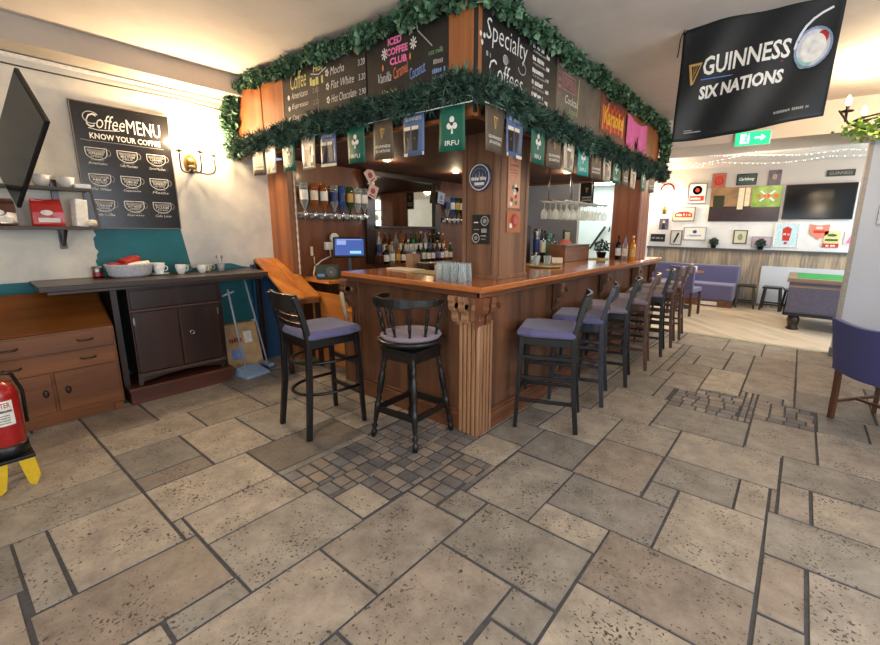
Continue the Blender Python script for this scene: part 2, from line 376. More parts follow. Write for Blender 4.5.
# ------------------------------------------------------------------ structure
def add_floor():
    T = []
    def t(x0, x1, y0, y1, k=0): T.append((x0, x1, y0, y1, k))
    for a in [(-2.56,-2.14,-1.61,-1.24),(-2.14,-1.75,-1.61,-1.05),(-2.56,-2.14,-1.24,-.66),(-2.14,-1.75,-1.05,-.66),(-1.75,-1.33,-1.61,-1.24),
      (-1.33,-1.15,-1.61,-1.24),(-1.75,-1.15,-1.24,-.86),(-1.15,-.74,-1.61,-1.05),(-1.75,-1.15,-.86,-.44),(-1.15,-.76,-1.05,-.46),(-.76,-.70,-1.04,-.46),
      (-.74,-.43,-1.56,-1.1),(-.43,0,-1.56,-.99),(-.28,-.01,-.99,-.80),(0,.41,-1.25,-.68),(.22,.42,-.68,-.48),(0,.42,-1.84,-1.25),
      (.42,.83,-1.45,-.87),(.83,1.03,-1.05,-.87),(.42,1.03,-.87,-.48),(.68,1.03,-.48,-.28),(.27,.67,-.48,.09),(-.06,.25,-.16,.1),
      (.67,1.23,-.28,.09),(1.03,1.65,-.68,-.28),(.65,1.07,.09,.64),(.65,1.07,.64,1.05),(1.07,1.22,.1,.29),(1.22,1.63,-.28,.3),(1.07,1.5,.29,.66),
      (1.5,1.63,.3,.66),(1.07,1.69,.66,1.13),(1.47,1.88,1.16,1.74),(.85,1.47,1.08,1.6),(1.63,1.84,.4,.75),(1.84,2.5,.42,.78),(1.69,2.4,.78,1.18),
      (1.65,2.5,.02,.4),(1.65,1.82,-.38,.02),(1.82,2.4,-.6,.02),(1.66,1.82,-1.0,-.38),(1.88,2.5,1.2,1.76),(.44,.85,1.06,1.7),(.25,.65,.1,.49),(.25,.65,.49,1.05),
      (1.0,1.33,2.2,2.98),(.7,1.0,2.12,2.55),(.7,1.0,2.55,2.98),(.3,.7,1.7,2.2),(.87,1.1,2.98,3.44),(1.1,1.33,2.98,3.86),(.69,1.09,3.44,3.86),(.5,.98,3.86,4.5),(.98,1.39,3.86,4.5),
      (1.39,1.74,3.86,4.5),(1.33,1.74,2.45,3.15),(1.33,1.74,3.15,3.86),(1.74,2.3,3.2,3.86),(1.74,2.2,2.2,2.7),(1.74,2.2,2.7,3.2),(1.74,2.3,3.86,4.5),
      (-1.15,-.56,-2.0,-1.61),(-1.15,-.55,-2.12,-2.0),(-1.53,-1.15,-2.2,-1.61),(-1.95,-1.53,-2.2,-1.61),(-2.5,-1.95,-2.2,-1.61),(-.74,-.55,-1.61,-1.56),
      (-.55,-.13,-2.14,-1.56),(-.13,0,-1.83,-1.56),(-.13,.0,-2.14,-1.83),(0,.42,-2.14,-1.84),(-1.15,-.74,-2.6,-2.12),(-.74,-.36,-2.6,-2.14),(-.36,.1,-2.6,-2.14),
      (.42,.84,-2.1,-1.45),(.84,1.25,-1.6,-1.05),(1.03,1.65,-1.05,-.68)]: t(*a)
    x0, y0, x1, y1, g = -3.1, -4.5, 4.5, 4.64, .01
    nx = int(round((x1-x0)/g)); ny = int(round((y1-y0)/g))
    occ = [bytearray(nx) for _ in range(ny)]
    def mosaic(x, y):
        if -.72 < x < .26 and -1.1 < y < .1: return True
        if .83 < x < 1.9 and 1.5 < y < 2.24 and y > 1.5+(x-.83)*.2: return True
        return False
    I = []
    for a in T:                                  # joints read off the floor, on a 1 cm grid
        i0 = max(0, round((a[0]-x0)/g)); i1 = min(nx, round((a[1]-x0)/g)); j0 = max(0, round((a[2]-y0)/g)); j1 = min(ny, round((a[3]-y0)/g))
        for p0, p1, q0, q1, _ in I:              # trim against the stones laid before
            ox = min(i1, p1)-max(i0, p0); oy = min(j1, q1)-max(j0, q0)
            if ox > 0 and oy > 0:
                if ox <= oy:
                    if i0 < p0: i1 = p0
                    else: i0 = p1
                else:
                    if j0 < q0: j1 = q0
                    else: j0 = q1
        if i1-i0 > 2 and j1-j0 > 2:
            I.append([i0, i1, j0, j1, 0])
            for j in range(j0, j1): occ[j][i0:i1] = b'\x01'*(i1-i0)
    def grow(L, mx):
        for r in L:
            for side in range(4):
                for _ in range(mx):
                    i0, i1, j0, j1, k = r
                    if side == 0: ok = i0 > 0 and not any(occ[j][i0-1] for j in range(j0, j1)); c = (i0-1, i0, j0, j1)
                    elif side == 1: ok = i1 < nx and not any(occ[j][i1] for j in range(j0, j1)); c = (i1, i1+1, j0, j1)
                    elif side == 2: ok = j0 > 0 and not any(occ[j0-1][i0:i1]); c = (i0, i1, j0-1, j0)
                    else: ok = j1 < ny and not any(occ[j1][i0:i1]); c = (i0, i1, j1, j1+1)
                    if not ok or (not k and mosaic(x0+(c[0]+.5)*g, y0+(c[2]+.5)*g)): break
                    for j in range(c[2], c[3]): occ[j][c[0]:c[1]] = b'\x01'*(c[1]-c[0])
                    if side == 0: r[0] -= 1
                    elif side == 1: r[1] += 1
                    elif side == 2: r[2] -= 1
                    else: r[3] += 1
    grow(I, 7)
    rr = random.Random(3)
    for mode in (1, 0):
        N = []
        for j in range(0, ny):
            row = occ[j]; i = row.find(0)
            while i != -1:
                x = x0+i*g; y = y0+j*g; mo = mosaic(x+.01, y+.01)
                if (1 if mo else 0) != mode: i = row.find(0, i+1); continue
                if mo: mw, mh = rr.choice([8,10,11,12]), 9
                else: mw, mh = rr.choice([30,42,58]), rr.choice([30,40,42,58])
                w = 0
                while i+w < nx and w < mw and not occ[j][i+w] and mosaic(x+w*g+.01, y+.01) == mo: w += 1
                h = 1
                while j+h < ny and h < mh and not any(occ[j+h][i:i+w]) and mosaic(x+.01, y+h*g+.01) == mo: h += 1
                for b in range(h): occ[j+b][i:i+w] = b'\x01'*w
                if w >= 3 and h >= 3: N.append([i, i+w, j, j+h, mode])
                i = row.find(0, i+1)
        I += N
    T = [(x0+a*g, x0+b*g, y0+c*g, y0+d*g, k) for a, b, c, d, k in I]
    vs = []; fs = []; tint = []; mi = []
    def quad(p, c, m):
        o = len(vs); vs.extend(p); fs.append((o, o+1, o+2, o+3)); tint.extend([c]*4); mi.append(m)
    quad([(x0,y0,-.006),(x1,y0,-.006),(x1,4.64,-.006),(x0,4.64,-.006)], (1,1,1,1), 1)
    base = [(160,153,144),(170,162,152),(150,146,139),(142,139,134),(174,166,154),(156,147,137),(150,140,130)]
    mos = [(136,130,126),(118,114,112),(150,140,130),(128,126,128),(108,106,108),(146,134,122)]
    for (a, b, c, d, k) in T:
        w = b-a; h = d-c; gp = .0085 if k else rr.uniform(.007, .0115)
        if w < .035 or h < .035: gp = .003
        j = lambda: rr.uniform(-.0018, .0018)
        P = [(a+gp+j(), c+gp+j()), (b-gp+j(), c+gp+j()), (b-gp+j(), d-gp+j()), (a+gp+j(), d-gp+j())]
        e = .0012
        Q = [(P[0][0]-e, P[0][1]-e), (P[1][0]+e, P[1][1]-e), (P[2][0]+e, P[2][1]+e), (P[3][0]-e, P[3][1]+e)]
        col = list(lin(rr.choice(mos if k else base)))
        if abs((a+b)/2+.955) < .05 and abs((c+d)/2+.755) < .06: col = list(lin((122, 116, 108)))
        s = rr.uniform(.88, 1.1); col = tuple(q*s for q in col[:3])+(0.15 if k else 1.0,)
        o = len(vs)
        vs.extend([(x, y, 0) for x, y in P]+[(x, y, -.005) for x, y in Q]); tint.extend([col]*8)
        fs.append((o, o+1, o+2, o+3)); mi.append(0)
        for q in range(4):
            fs.append((o+q, o+4+q, o+4+(q+1) % 4, o+(q+1) % 4)); mi.append(0)
    me = bpy.data.meshes.new('floor'); me.from_pydata(vs, [], fs); me.materials.append(tile_material()); me.materials.append(M['grout'])
    for p, m in zip(me.polygons, mi): p.material_index = m
    ca = me.color_attributes.new('tint', 'FLOAT_COLOR', 'POINT')
    for i, c in enumerate(tint): ca.data[i].color = c
    o = bpy.data.objects.new('floor', me); COL.objects.link(o); o['kind'] = 'structure'
add_floor()
lam = planks_material('herringbone_laminate', (0, 0, math.radians(45)), .14, .7, [(176,158,134),(204,188,164),(220,204,180),(190,172,146)])
struct('floor', B(-3.1, 4.5, 4.64, 8.3, -.05, .0), lam)
wallm = plaster_material('cream_plaster', (196, 194, 188), (228, 222, 206))
wallw = plaster_material('white_plaster', (214, 216, 218), (228, 230, 232))
ceilm = plaster_material('ceiling_paint', (212, 202, 192), (224, 214, 204))
ZC = 2.83
struct('ceiling', B(-3.2, 4.5, -4.5, 3.8, ZC, ZC+.1), ceilm)
struct('ceiling', B(-3.2, 4.5, 4.6, 8.3, 2.78, 2.88), plain('far_ceiling_paint', (196, 192, 190), .35, coat=.4))
struct('trim_1', B(-.15, 4.5, 3.8, 4.62, 2.50, ZC+.1), ceilm)           # dropped header between the rooms
struct('trim_2', B(-3.1, -2.78, -4.5, .30, 2.665, ZC), plaster_material('beam_paint', (176, 166, 154), (186, 176, 164)))
struct('trim_3', B(-3.1, -3.06, -4.5, .30, 2.635, 2.655), M['white'])
wl = MB().box(-3.2, -3.1, -4.5, .3, 0, ZC); struct('wall_left', wl, wallm)
# painted teal field behind the worktop
tp = MB(); zz = [1.43, 1.33, 1.22, 1.12, 1.05]; ed = [(-1.25+.010*math.sin(i*1.1)+R.uniform(-.012,.012), 1.43-.38*i/14) for i in range(15)]
tp.prism(ed+[(-.40, .02), (-.02, .02), (.02, .5), (.0, 1.03), (-.10, 1.05), (-.2, 1.085), (-.33, 1.09), (-.40, 1.07), (-.565, 1.055), (-.62, 1.43)], (-3.1, 0, 0), (0,1,0), (0,0,1), .002)
struct('wall_left_teal_field', tp, M['teal'])
tl = MB(); tl.box(-3.1, -3.098, -2.2, .3, 0, 1.02); struct('wall_left_teal_dado', tl, M['teal'])
# wall behind the bar, timber lined, with the grey wall beyond
wood_wall = wood('back_bar_wood', (74, 38, 20), (118, 66, 36), 'z', .45, 7, .15)
struct('wall_back_bar', B(-2.85, -2.75, .3, 3.8, 0, 2.83), wood_wall)
struct('trim_4', MB().box(-3.1, -2.75, .26, .30, 0, 2.14).box(-2.75, -2.71, .26, .36, 0, 2.14), wood('trim_wood', (104, 60, 34), (156, 98, 58), 'z', .4, 8), .004)
grey = plain('grey_wall_paint', (150, 150, 150), .7, 0, .05, 3)
struct('wall_grey', B(-3.2, -1.70, 5.2, 5.3, 0, 2.8), grey)
struct('wall_grey_side', B(-3.2, -3.1, 3.8, 5.2, 0, 2.8), grey)
hallw = plain('hall_white_paint', (216, 226, 222), .7, 0, .04, 3)
struct('wall_hall', MB().box(-3.2, -1.26, 8.12, 8.22, 0, 2.8).box(-3.2, -3.1, 5.3, 8.2, 0, 2.8), hallw)
struct('ceiling', B(-3.2, -.15, 3.8, 8.2, 2.8, 2.9), ceilm)
# far wall: white above a picture ledge, reclaimed boards below
struct('wall_far', B(-1.26, 4.5, 8.12, 8.24, 1.13, 2.8), wallw)
struct('wall_far_upper', B(-1.22, 4.4, 8.116, 8.13, 2.37, 2.8), plain('upper_wall_paint', (184, 176, 170), .6, 0, .04, 2))
barn = planks_material('reclaimed_boards', 'up', .27, 2.9, [(98,88,80),(150,136,118),(186,168,142),(126,118,110),(206,190,162)])
struct('wall_far_boards', B(-1.26, 4.5, 8.10, 8.24, 0, 1.13), barn)
struct('wall_far_panel', B(1.02, 4.4, 8.07, 8.10, .06, .82), plain('pale_blue_panel', (196, 204, 214), .5, 0, .02, 3))
struct('wall_far_return', B(-1.30, -1.22, 7.6, 8.12, 0, 2.8), wallw)
struct('wall_right', MB().box(4.3, 4.4, -4.5, -3.1, 0, ZC).box(4.3, 4.4, .7, 4.5, 0, ZC).box(4.3, 4.4, -3.1, .7, 0, .7).box(4.3, 4.4, -3.1, .7, 2.4, ZC).box(4.45, 4.5, 4.6, 8.2, 0, 2.8), wallw)
struct('wall_back', MB().box(-3.2, -.3, -4.6, -4.5, 0, ZC).box(3.5, 4.5, -4.6, -4.5, 0, ZC).box(-.3, 3.5, -4.6, -4.5, 0, .65).box(-.3, 3.5, -4.6, -4.5, 2.25, ZC), wallm)
struct('wall_partition', B(2.08, 4.4, 4.45, 4.62, 0, 2.50), plain('daylight_tinted_wall_paint', (204, 218, 240), .6, 0, .03, 2))  # blue of the cool daylight is put into this wall colour
struct('trim_5', B(2.06, 2.10, 4.43, 4.64, 0, 2.50), plain('grey_jamb_paint', (166, 164, 160), .5))
struct('baseboard_partition', B(2.04, 4.4, 4.42, 4.45, 0, .11), plain('grey_green_skirting', (98, 104, 98), .5))
struct('window_1', MB().box(-.3, -.22, -4.55, -4.5, .65, 2.25).box(3.42, 3.5, -4.55, -4.5, .65, 2.25).box(1.56, 1.64, -4.55, -4.5, .65, 2.25).box(-.3, 3.5, -4.55, -4.5, .65, .73).box(-.3, 3.5, -4.55, -4.5, 2.17, 2.25), M['white'])
struct('window_2', MB().box(4.3, 4.35, -3.1, -3.02, .7, 2.4).box(4.3, 4.35, .62, .7, .7, 2.4).box(4.3, 4.35, -1.24, -1.16, .7, 2.4), M['white'])
struct('trim_6', B(-.3, 2.1, 4.60, 4.66, -.002, .006), plain('bright_threshold_strip', (240, 232, 190), .25, .3))

def shelf_line():
    struct('trim_7', MB().box(-1.22, 4.4, 8.02, 8.12, 1.10, 1.14), plain('dark_ledge_edge', (74, 78, 82), .5))
shelf_line()
exec_parts = []
#PART2
# ------------------------------------------------------------------ the bar
def corbel(mb, c, out, side, h=.24, d=.10, w=.07):
    """scroll bracket: c top centre at the face, out = outward direction, side = across"""
    c = Vector(c); out = Vector(out); side = Vector(side)
    pr = [(0,0),(d,0),(d,-.035),(d*.92,-.05),(d*.98,-.075),(d*.86,-.105),(d*.62,-.115),(d*.5,-.135),(d*.55,-.16),(d*.42,-.19),(d*.2,-.205),(d*.12,-h),(0,-h)]
    mb.prism(pr, c-side*w/2, out, Vector((0,0,1)), w)
    for q in (-1, 1):
        mb.lathe([(.024,0),(.024,.008),(.012,.012)], c+out*(d*.66)+Vector((0,0,-.07))+side*(q*w/2), side*q, 12)
def bar_counter():
    t = thing('bar_counter', 'long L shaped wooden bar counter with glossy orange top and carved corner post', 'bar counter', (0,0,0))
    tx = MB(); tx.prism([(-1.50,0),(0,0),(-.62,.62),(-1.50,.62)], (0,0,1.06), (1,0,0), (0,1,0), .04); tx.build('countertop', M['topx'], t, .006)
    ty = MB(); ty.prism([(0,0),(0,4.44),(-.62,4.44),(-.62,.62)], (0,0,1.06), (1,0,0), (0,1,0), .04); ty.build('countertop', M['topy'], t, .006)
    m = MB(); m.box(-1.48,-.04,.035,.07,1.02,1.06); m.build('moulding', M['barx'], t, .006)
    m = MB(); m.box(-.07,-.035,.035,4.40,1.02,1.06); m.build('moulding', M['bary'], t, .006)
    f = MB(); f.box(-1.46,-.10,.10,.13,.02,1.05); f.box(-1.46,-1.42,.10,.60,.02,1.05); f.build('front_panel', M['bar'], t)
    f = MB(); f.box(-.13,-.10,.13,4.34,.02,1.05); f.box(-.60,-.10,4.31,4.34,.02,1.05); f.build('side_panel', M['bar'], t)
    f = MB(); f.box(-1.46,-.60,.58,.60,.02,1.0); f.box(-.62,-.60,.60,4.30,.02,1.0); f.build('inner_panel', M['bar'], t)
    b = MB(); b.box(-1.47,-.24,.075,.10,0,.13).box(-1.47,-.24,.083,.10,.13,.155); b.build('baseboard', M['barx'], t, .004)
    b = MB(); b.box(-.10,-.075,.24,4.35,0,.13).box(-.10,-.083,.24,4.35,.13,.155); b.build('baseboard', M['bary'], t, .004)
    # fluted corner post
    p = MB()
    p.box(-.25,-.085,.085,.13,0,1.02); p.box(-.13,-.085,.085,.24,0,1.02)
    for x in (-.243,-.205,-.167,-.129): p.box(x, x+.026, .066, .087, .0, .84)
    for y in (.095,.133,.171,.209): p.box(-.087,-.066, y, y+.024, 0, .84)
    p.cyl((-.083,.083,0),(-.083,.083,.86),.016)
    p.build('corner_post', M['post'], t, .005)
    dk = M['bar']
    for xx in (-.215,-.125):
        c = MB(); corbel(c, (xx,.09,1.02), (0,-1,0), (1,0,0), .22, .085, .055); c.build('corbel', M['post'], t, .003)
    for yy in (.125,.215):
        c = MB(); corbel(c, (-.09,yy,1.02), (1,0,0), (0,1,0), .22, .085, .055); c.build('corbel', M['bary'], t, .003)
    p = MB(); p.box(-1.48,-1.38,.08,.10,0,1.02).box(-1.465,-1.445,.068,.085,.1,.8).box(-1.425,-1.405,.068,.085,.1,.8); p.build('pilaster', M['bar'], t, .003)
    c = MB(); corbel(c, (-1.43,.09,1.02), (0,-1,0), (1,0,0), .24, .085, .07); c.build('corbel', M['bar'], t, .003)
    for yy in (1.28,2.38,3.48,4.26):
        p = MB(); p.box(-.10,-.08,yy-.06,yy+.06,.13,1.02).box(-.085,-.070,yy-.045,yy-.02,.2,.8).box(-.085,-.070,yy+.02,yy+.045,.2,.8); p.build('pilaster', M['bar'], t, .003)
        c = MB(); corbel(c, (-.085,yy,1.02), (1,0,0), (0,1,0), .24, .085, .07); c.build('corbel', M['bar'], t, .003)
    h = MB(); h.tube([(-1.50,.16,.93),(-1.52,.10,.93),(-1.53,.05,.94),(-1.53,.02,.90),(-1.52,.02,.84),(-1.51,.05,.66)],.018,8); h.build('pull_hook', plain('worn_bone_paint',(190,176,150),.4), t)
bar_counter()

def pillar():
    t = thing('pillar', 'timber boarded pillar standing on the corner of the bar counter', 'pillar', (-.34,.6,1.10))
    def L(mb): mb.v = [(x+.34, y-.6, z-1.10) for x, y, z in mb.v]; return mb
    m = MB(); m.box(-.50,-.19,.42,.80,1.10,2.15); L(m).build('core_board', M['pil'], t, .004)
    m = MB(); m.box(-.50,-.465,.405,.42,1.10,2.15).box(-.455,-.225,.412,.42,1.10,2.15).box(-.215,-.19,.405,.42,1.10,2.15); L(m).build('front_strip', M['pil'], t, .003)
    m = MB(); m.box(-.19,-.178,.46,.80,1.10,2.15).box(-.19,-.172,.80,.84,1.10,2.15); L(m).build('side_strip', M['pil'], t, .003)
    m = MB(); m.box(-.51,-.18,.40,.42,1.10,1.13).box(-.19,-.168,.42,.85,1.10,1.13); L(m).build('foot_moulding', M['pil'], t, .003)
    # round sign
    s = MB(); s.lathe([(.098,0),(.098,.012),(.09,.016)], (-.325,.404,1.84), (0,-1,0), 32)
    o = s.build('round_sign', plain('sign_slate_blue', (54, 62, 92), .5)); tag(o, 'round slate blue beer sign with white ring on the front of the bar pillar', 'sign')
    b = Board((-.325,.388,1.84), (1,0,0), (0,0,1)); b.ring(0,0,.088,.088,.008,M['white']); b.ring(0,0,.064,.064,.004,M['chalkdim'])
    for k in (-.03,0,.03): b.poly([(k-.012,-.02),(k,.05-abs(k)*.5),(k+.012,-.02)],M['chalkdim'])
    b.marks(M['white'],-.07,-.022,.14,.026, 2); b.rect(-.045,-.055,.09,.02,M['white']); b.done(o,'print')
    # coffee plaque
    s = MB().box(-.395,-.235,.398,.406,1.365,1.575); o = s.build('plaque', M['board'], None, .002); tag(o, 'small black picture plaque below the round sign on the pillar', 'plaque')
    b = Board((-.395,.396,1.365), (1,0,0), (0,0,1)); b.ring(.04,.04,.032,.032,.008,M['white']); b.ring(.12,.165,.032,.032,.008,M['white']); b.ell(.12,.165,.018,.018,M['chalkdim']); b.ell(.04,.04,.016,.016,M['chalkdim'])
    b.rect(.02,.15,.04,.008,M['white']); b.rect(.02,.10,.05,.006,M['chalkdim']); b.rect(.09,.08,.05,.03,M['chalkdim']); b.rect(.09,.03,.04,.006,M['chalkdim']); b.rect(.085,.055,.05,.004,M['white']); b.done(o,'print')
    # two posters on the side face
    s = MB().box(-.170,-.168,.53,.70,1.63,2.00); o = s.build('poster', plain('salmon_poster_paper', (206,150,118), .6)); tag(o, 'tall salmon coloured food poster on the side of the bar pillar', 'poster')
    b = Board((-.168,.53,1.63), (0,1,0), (0,0,1)); rr = random.Random(5)
    for k in range(10): b.ell(rr.uniform(.03,.14), rr.uniform(.03,.17), .018,.018, rr.choice([M['white'],M['red'],plain('poster_rose',(190,96,84),.6),plain('poster_green',(96,120,70),.6)]),1,12)
    b.rect(.02,.30,.12,.012,plain('poster_rose',(190,96,84),.6)); b.rect(.02,.27,.10,.006,plain('poster_rose',(190,96,84),.6)); b.rect(.02,.25,.11,.006,plain('poster_rose',(190,96,84),.6)); b.done(o,'print')
    s = MB().box(-.170,-.168,.53,.72,1.45,1.61); o = s.build('poster', plain('orange_brown_poster_paper', (176,104,66), .6)); tag(o, 'small orange brown food poster under the tall one on the pillar', 'poster')
    b = Board((-.168,.53,1.45), (0,1,0), (0,0,1)); b.ell(.10,.09,.05,.05,M['red']); b.ell(.11,.09,.03,.03,plain('poster_rose',(190,96,84),.6),2); b.ell(.05,.05,.02,.02,M['white']); b.done(o,'print')
pillar()
def far_pillar():
    m = MB(); m.box(-.52,-.16,3.70,4.12,1.10,2.5)
    for y in (3.72,3.86,4.0): m.box(-.165,-.155,y,y+.125,1.10,2.5)
    o = m.build('pillar', wood('red_brown_pillar_wood', (118,62,36), (164,96,62), 'z', .45, 8), None, .003); tag(o, 'reddish timber pillar at the far end of the bar counter', 'pillar')
far_pillar()

# ------------------------------------------------------------------ canopy over the bar
ZB = 2.12
def canopy():
    t = thing('bar_canopy', 'timber canopy above the bar with boarded fascia and dark soffit', 'canopy', (-1,1,ZB))
    def L(mb): mb.v = [(x+1, y-1, z-ZB) for x, y, z in mb.v]; return mb
    m = MB(); m.box(-3.1,-.0,-.075,-.04,ZB,ZC-.001); L(m).build('front_fascia', M['pine'], t)
    m = MB(); m.box(-.04,-.015,-.04,3.78,ZB,ZC-.001); L(m).build('side_fascia', M['pine'], t)
    m = MB(); m.box(-.20,-.016,-.10,-.075,ZB,ZC-.001).box(-.03,-.016,-.1,-.04,ZB,ZC-.001); L(m).build('corner_board', M['pine'], t, .003)
    m = MB()
    for x in (-2.80,-2.42): m.box(x, x+.36, -.088, -.075, ZB, ZC-.001)
    L(m).build('fascia_board', M['pine'], t, .003)
    m = MB(); m.box(-.015,-.004,3.2,3.78,ZB,ZC-.001); L(m).build('fascia_board', M['pine'], t, .003)
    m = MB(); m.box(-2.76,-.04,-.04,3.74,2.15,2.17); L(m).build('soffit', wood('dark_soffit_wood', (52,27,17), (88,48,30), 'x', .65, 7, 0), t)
    m = MB(); m.box(-2.76,-.04,3.70,3.76,2.125,2.17); L(m).build('soffit_edge', M['barx'], t, .004)
    for (x, y) in ((-.75,1.6),(-.75,2.7),(-1.9,2.0),(-1.9,.9)):
        m = MB(); m.lathe([(.04,0),(.045,-.006),(.03,-.012)], (x,y,2.15), (0,0,1), 14); L(m).build('downlight', plain('lamp_glow', (255,220,170), .4, emit=3), t)
        point('downlight_lamp', (x,y,2.09), 6, WARM, .03)
canopy()

def chalk_board(name, label, O, U, W_, H_, mat=None, th=.012):
    O = Vector(O); U = Vector(U); N = U.cross(Vector((0,0,1)))
    m = MB(); m.prism([(0,0),(W_,0),(W_,H_),(0,H_)], O, U, (0,0,1), th)
    o = m.build(name, mat or M['board'], None, .002); tag(o, label, 'blackboard')
    b = Board(O+N*th, U, (0,0,1)); return o, b
def menu_boards():
    C, D, Y = M['chalk'], M['chalkdim'], M['yel']
    y0 = -.0885
    o, b = chalk_board('blackboard', 'coffee price blackboard, left one on the front of the canopy', (-2.05, -.075, ZB+.02), (1,0,0), 1.08, ZC-ZB-.03, th=.014)
    z = ZB+.02; X = lambda x: x+2.05
    b.text('Coffee', Y, X(-1.93), 2.57-z, .23, .13, .35); b.text('Hot', Y, X(-1.60), 2.645-z, .13, .05, .2, .01); b.line([(X(-1.63),2.64-z),(X(-1.53),2.62-z),(X(-1.43),2.65-z)],.006,C); b.marks(Y,X(-1.65),2.55-z,.19,.06, 1)
    for i, (a, p) in enumerate([('Americano','2.80'),('Espresso','2.20'),('Cappuccino','3.20')]):
        b.text(a, C, X(-1.93), 2.50-z-.085*i, .24, .05, .3); b.ell(X(-1.97), 2.52-z-.085*i, .016, .02, C); b.text(p, D, X(-1.62), 2.50-z-.085*i, .08, .035)
    for i, (a, p) in enumerate([('Espresso','2.20'),('Mocha','3.20'),('Flat White','3.20'),('Hot Chocolate','2.90')]):
        w = [.24,.17,.28,.30][i]; zz = 2.68-z-.085*i-.01*i; b.text(a, C, X(-1.38), zz, w, .055, .3); b.text(p, C, X(-1.05), zz, .075, .04, .1)
        for k in range(5): b.ell(X(-1.42)+.014*math.cos(k*1.26), zz+.025+.018*math.sin(k*1.26), .008, .010, C, 1, 8)
    b.line([(X(-1.55),2.2-z),(X(-1.56),2.56-z)], .004, D); b.done(o)
    o, b = chalk_board('blackboard', 'iced coffee club blackboard, right one on the front of the canopy', (-.955, -.075, ZB+.02), (1,0,0), .75, ZC-ZB-.03, th=.014)
    X = lambda x: x+.955; P = M['pink']
    b.text('ICED', P, X(-.735), 2.64-z, .13, .045, 0, .04); b.text('COFFEE', P, X(-.75), 2.58-z, .20, .045, 0, .04); b.text('CLUB', P, X(-.72), 2.52-z, .16, .045, 0, .04)
    for (x, zz) in ((-.50,2.61),(-.77,2.60),(-.78,2.73)):
        for k in range(4):
            a = k*PI/4; b.line([(X(x)+.028*math.cos(a), zz-z+.034*math.sin(a)), (X(x)-.028*math.cos(a), zz-z-.034*math.sin(a))], .009, C)
    b.ell(X(-.495), 2.73-z, .034, .045, Y); b.ell(X(-.495), 2.73-z, .02, .03, M['green'], 2); b.line([(X(-.46),2.67-z),(X(-.34),2.56-z)], .008, D)
    b.text('Vanilla', C, X(-.84), 2.43-z, .13, .06, .3); b.text('Caramel', M['orange'], X(-.68), 2.43-z, .14, .07, .3, 0, .2); b.text('Coconut', M['blue'], X(-.53), 2.40-z, .14, .07, .3, .01, .2)
    b.text('oat milk', M['green'], X(-.37), 2.51-z, .12, .03, .1); b.marks(D,X(-.33),2.45-z,.08,.03, 1); b.marks(M['blue'],X(-.34),2.40-z,.11,.03, 1); b.marks(M['blue'],X(-.34),2.355-z,.13,.03, 1)
    b.text('Hazelnut', Y, X(-.81), 2.345-z, .15, .04, .3); b.ell(X(-.79), 2.52-z, .008, .02, M['orange']); b.ell(X(-.53), 2.54-z, .008, .02, M['orange']); b.done(o)
    # side of the canopy
    o, b = chalk_board('blackboard', 'specialty coffees blackboard with white handwriting on the side of the canopy', (-.015, -.098, ZB+.02), (0,1,0), .988, ZC-ZB-.03, th=.014)
    Yc = lambda y: y+.098
    def stroke(pts, w=.010): b.line(pts, w, C)
    
    b.text('Specialty', C, Yc(.0), 2.52-z, .46, .15, .1, -.008); b.ring(Yc(.40), 2.50-z, .045, .035, .008, C, 1, -3.0, 1.6)
    b.ell(Yc(.20), 2.495-z, .026, .026, D); b.ring(Yc(.20), 2.495-z, .026, .026, .004, C, 2); b.ring(Yc(.232), 2.497-z, .009, .010, .004, C)
    b.text('Coffees', C, Yc(.03), 2.345-z, .38, .12, .1, -.008)
    for k, (x, q) in enumerate([(-.085,2.56),(-.05,2.56),(-.07,2.52)]): b.ell(Yc(x)+.03, q-z, .010, .014, C)
    b.marks(D,Yc(.0),2.46-z,.05,.03, 1)
    for i in range(5):
        zz = 2.67-z-.075*i; b.marks(C,Yc(.53),zz,.16,.03, 1); b.marks(D,Yc(.54),zz-.025,.17,.015, 1); b.marks(C,Yc(.72),zz-.02,.05,.028, 1)
    b.done(o)
    grb = plain('worn_grey_board', (88,82,76), .5, 0, .3, 6)
    o, b = chalk_board('blackboard', 'greyed blackboard with OPEN in a pink box on the side of the canopy', (-.015, .895, ZB+.02), (0,1,0), .86, ZC-ZB-.03, grb, .014)
    Yc = lambda y: y-.895; pk = plain('faded_pink_chalk', (176,110,118), .8)
    b.line([(Yc(.99),2.53-z),(Yc(.99),2.64-z),(Yc(1.21),2.64-z),(Yc(1.21),2.53-z),(Yc(.99),2.53-z)], .008, pk); b.text('OPEN', pk, Yc(1.01), 2.55-z, .18, .07)
    for i in range(5): b.marks(pk,Yc(.92),2.67-z-.05*i,.05,.028, 1)
    b.text('Cocktail', C, Yc(1.04), 2.44-z, .24, .06, .2); b.text('hour', M['green'], Yc(1.12), 2.375-z, .14, .05, .2); b.line([(Yc(1.27),2.38-z),(Yc(1.28),2.66-z)], .008, M['yel']); b.done(o)
    ob = plain('red_brown_board', (104,58,44), .5, 0, .3, 8)
    o, b = chalk_board('blackboard', 'red brown board with yellow karaoke writing beside the pink drape', (-.015, 1.765, ZB+.02), (0,1,0), .66, ZC-ZB-.03, ob, .014)
    Yc = lambda y: y-1.765; yl = plain('spooky_yellow_paint', (236,178,44), .6); rd = plain('flame_red_paint', (190,64,40), .6)
    rr = random.Random(4)
    for k in range(16): x = Yc(1.83+.035*k); b.poly([(x-.02,2.40-z+rr.uniform(-.03,.02)),(x+.02,2.40-z),(x+.03,2.62-z+rr.uniform(-.03,.05)),(x-.02,2.6-z)], rd if k % 3 else M['orange'])
    b.text('Karaoke', yl, Yc(1.84), 2.44-z, .52, .15, .1, .03, .03, 3); b.done(o)
    # pink hand print drape
    m = MB(); n = 26
    vs = []
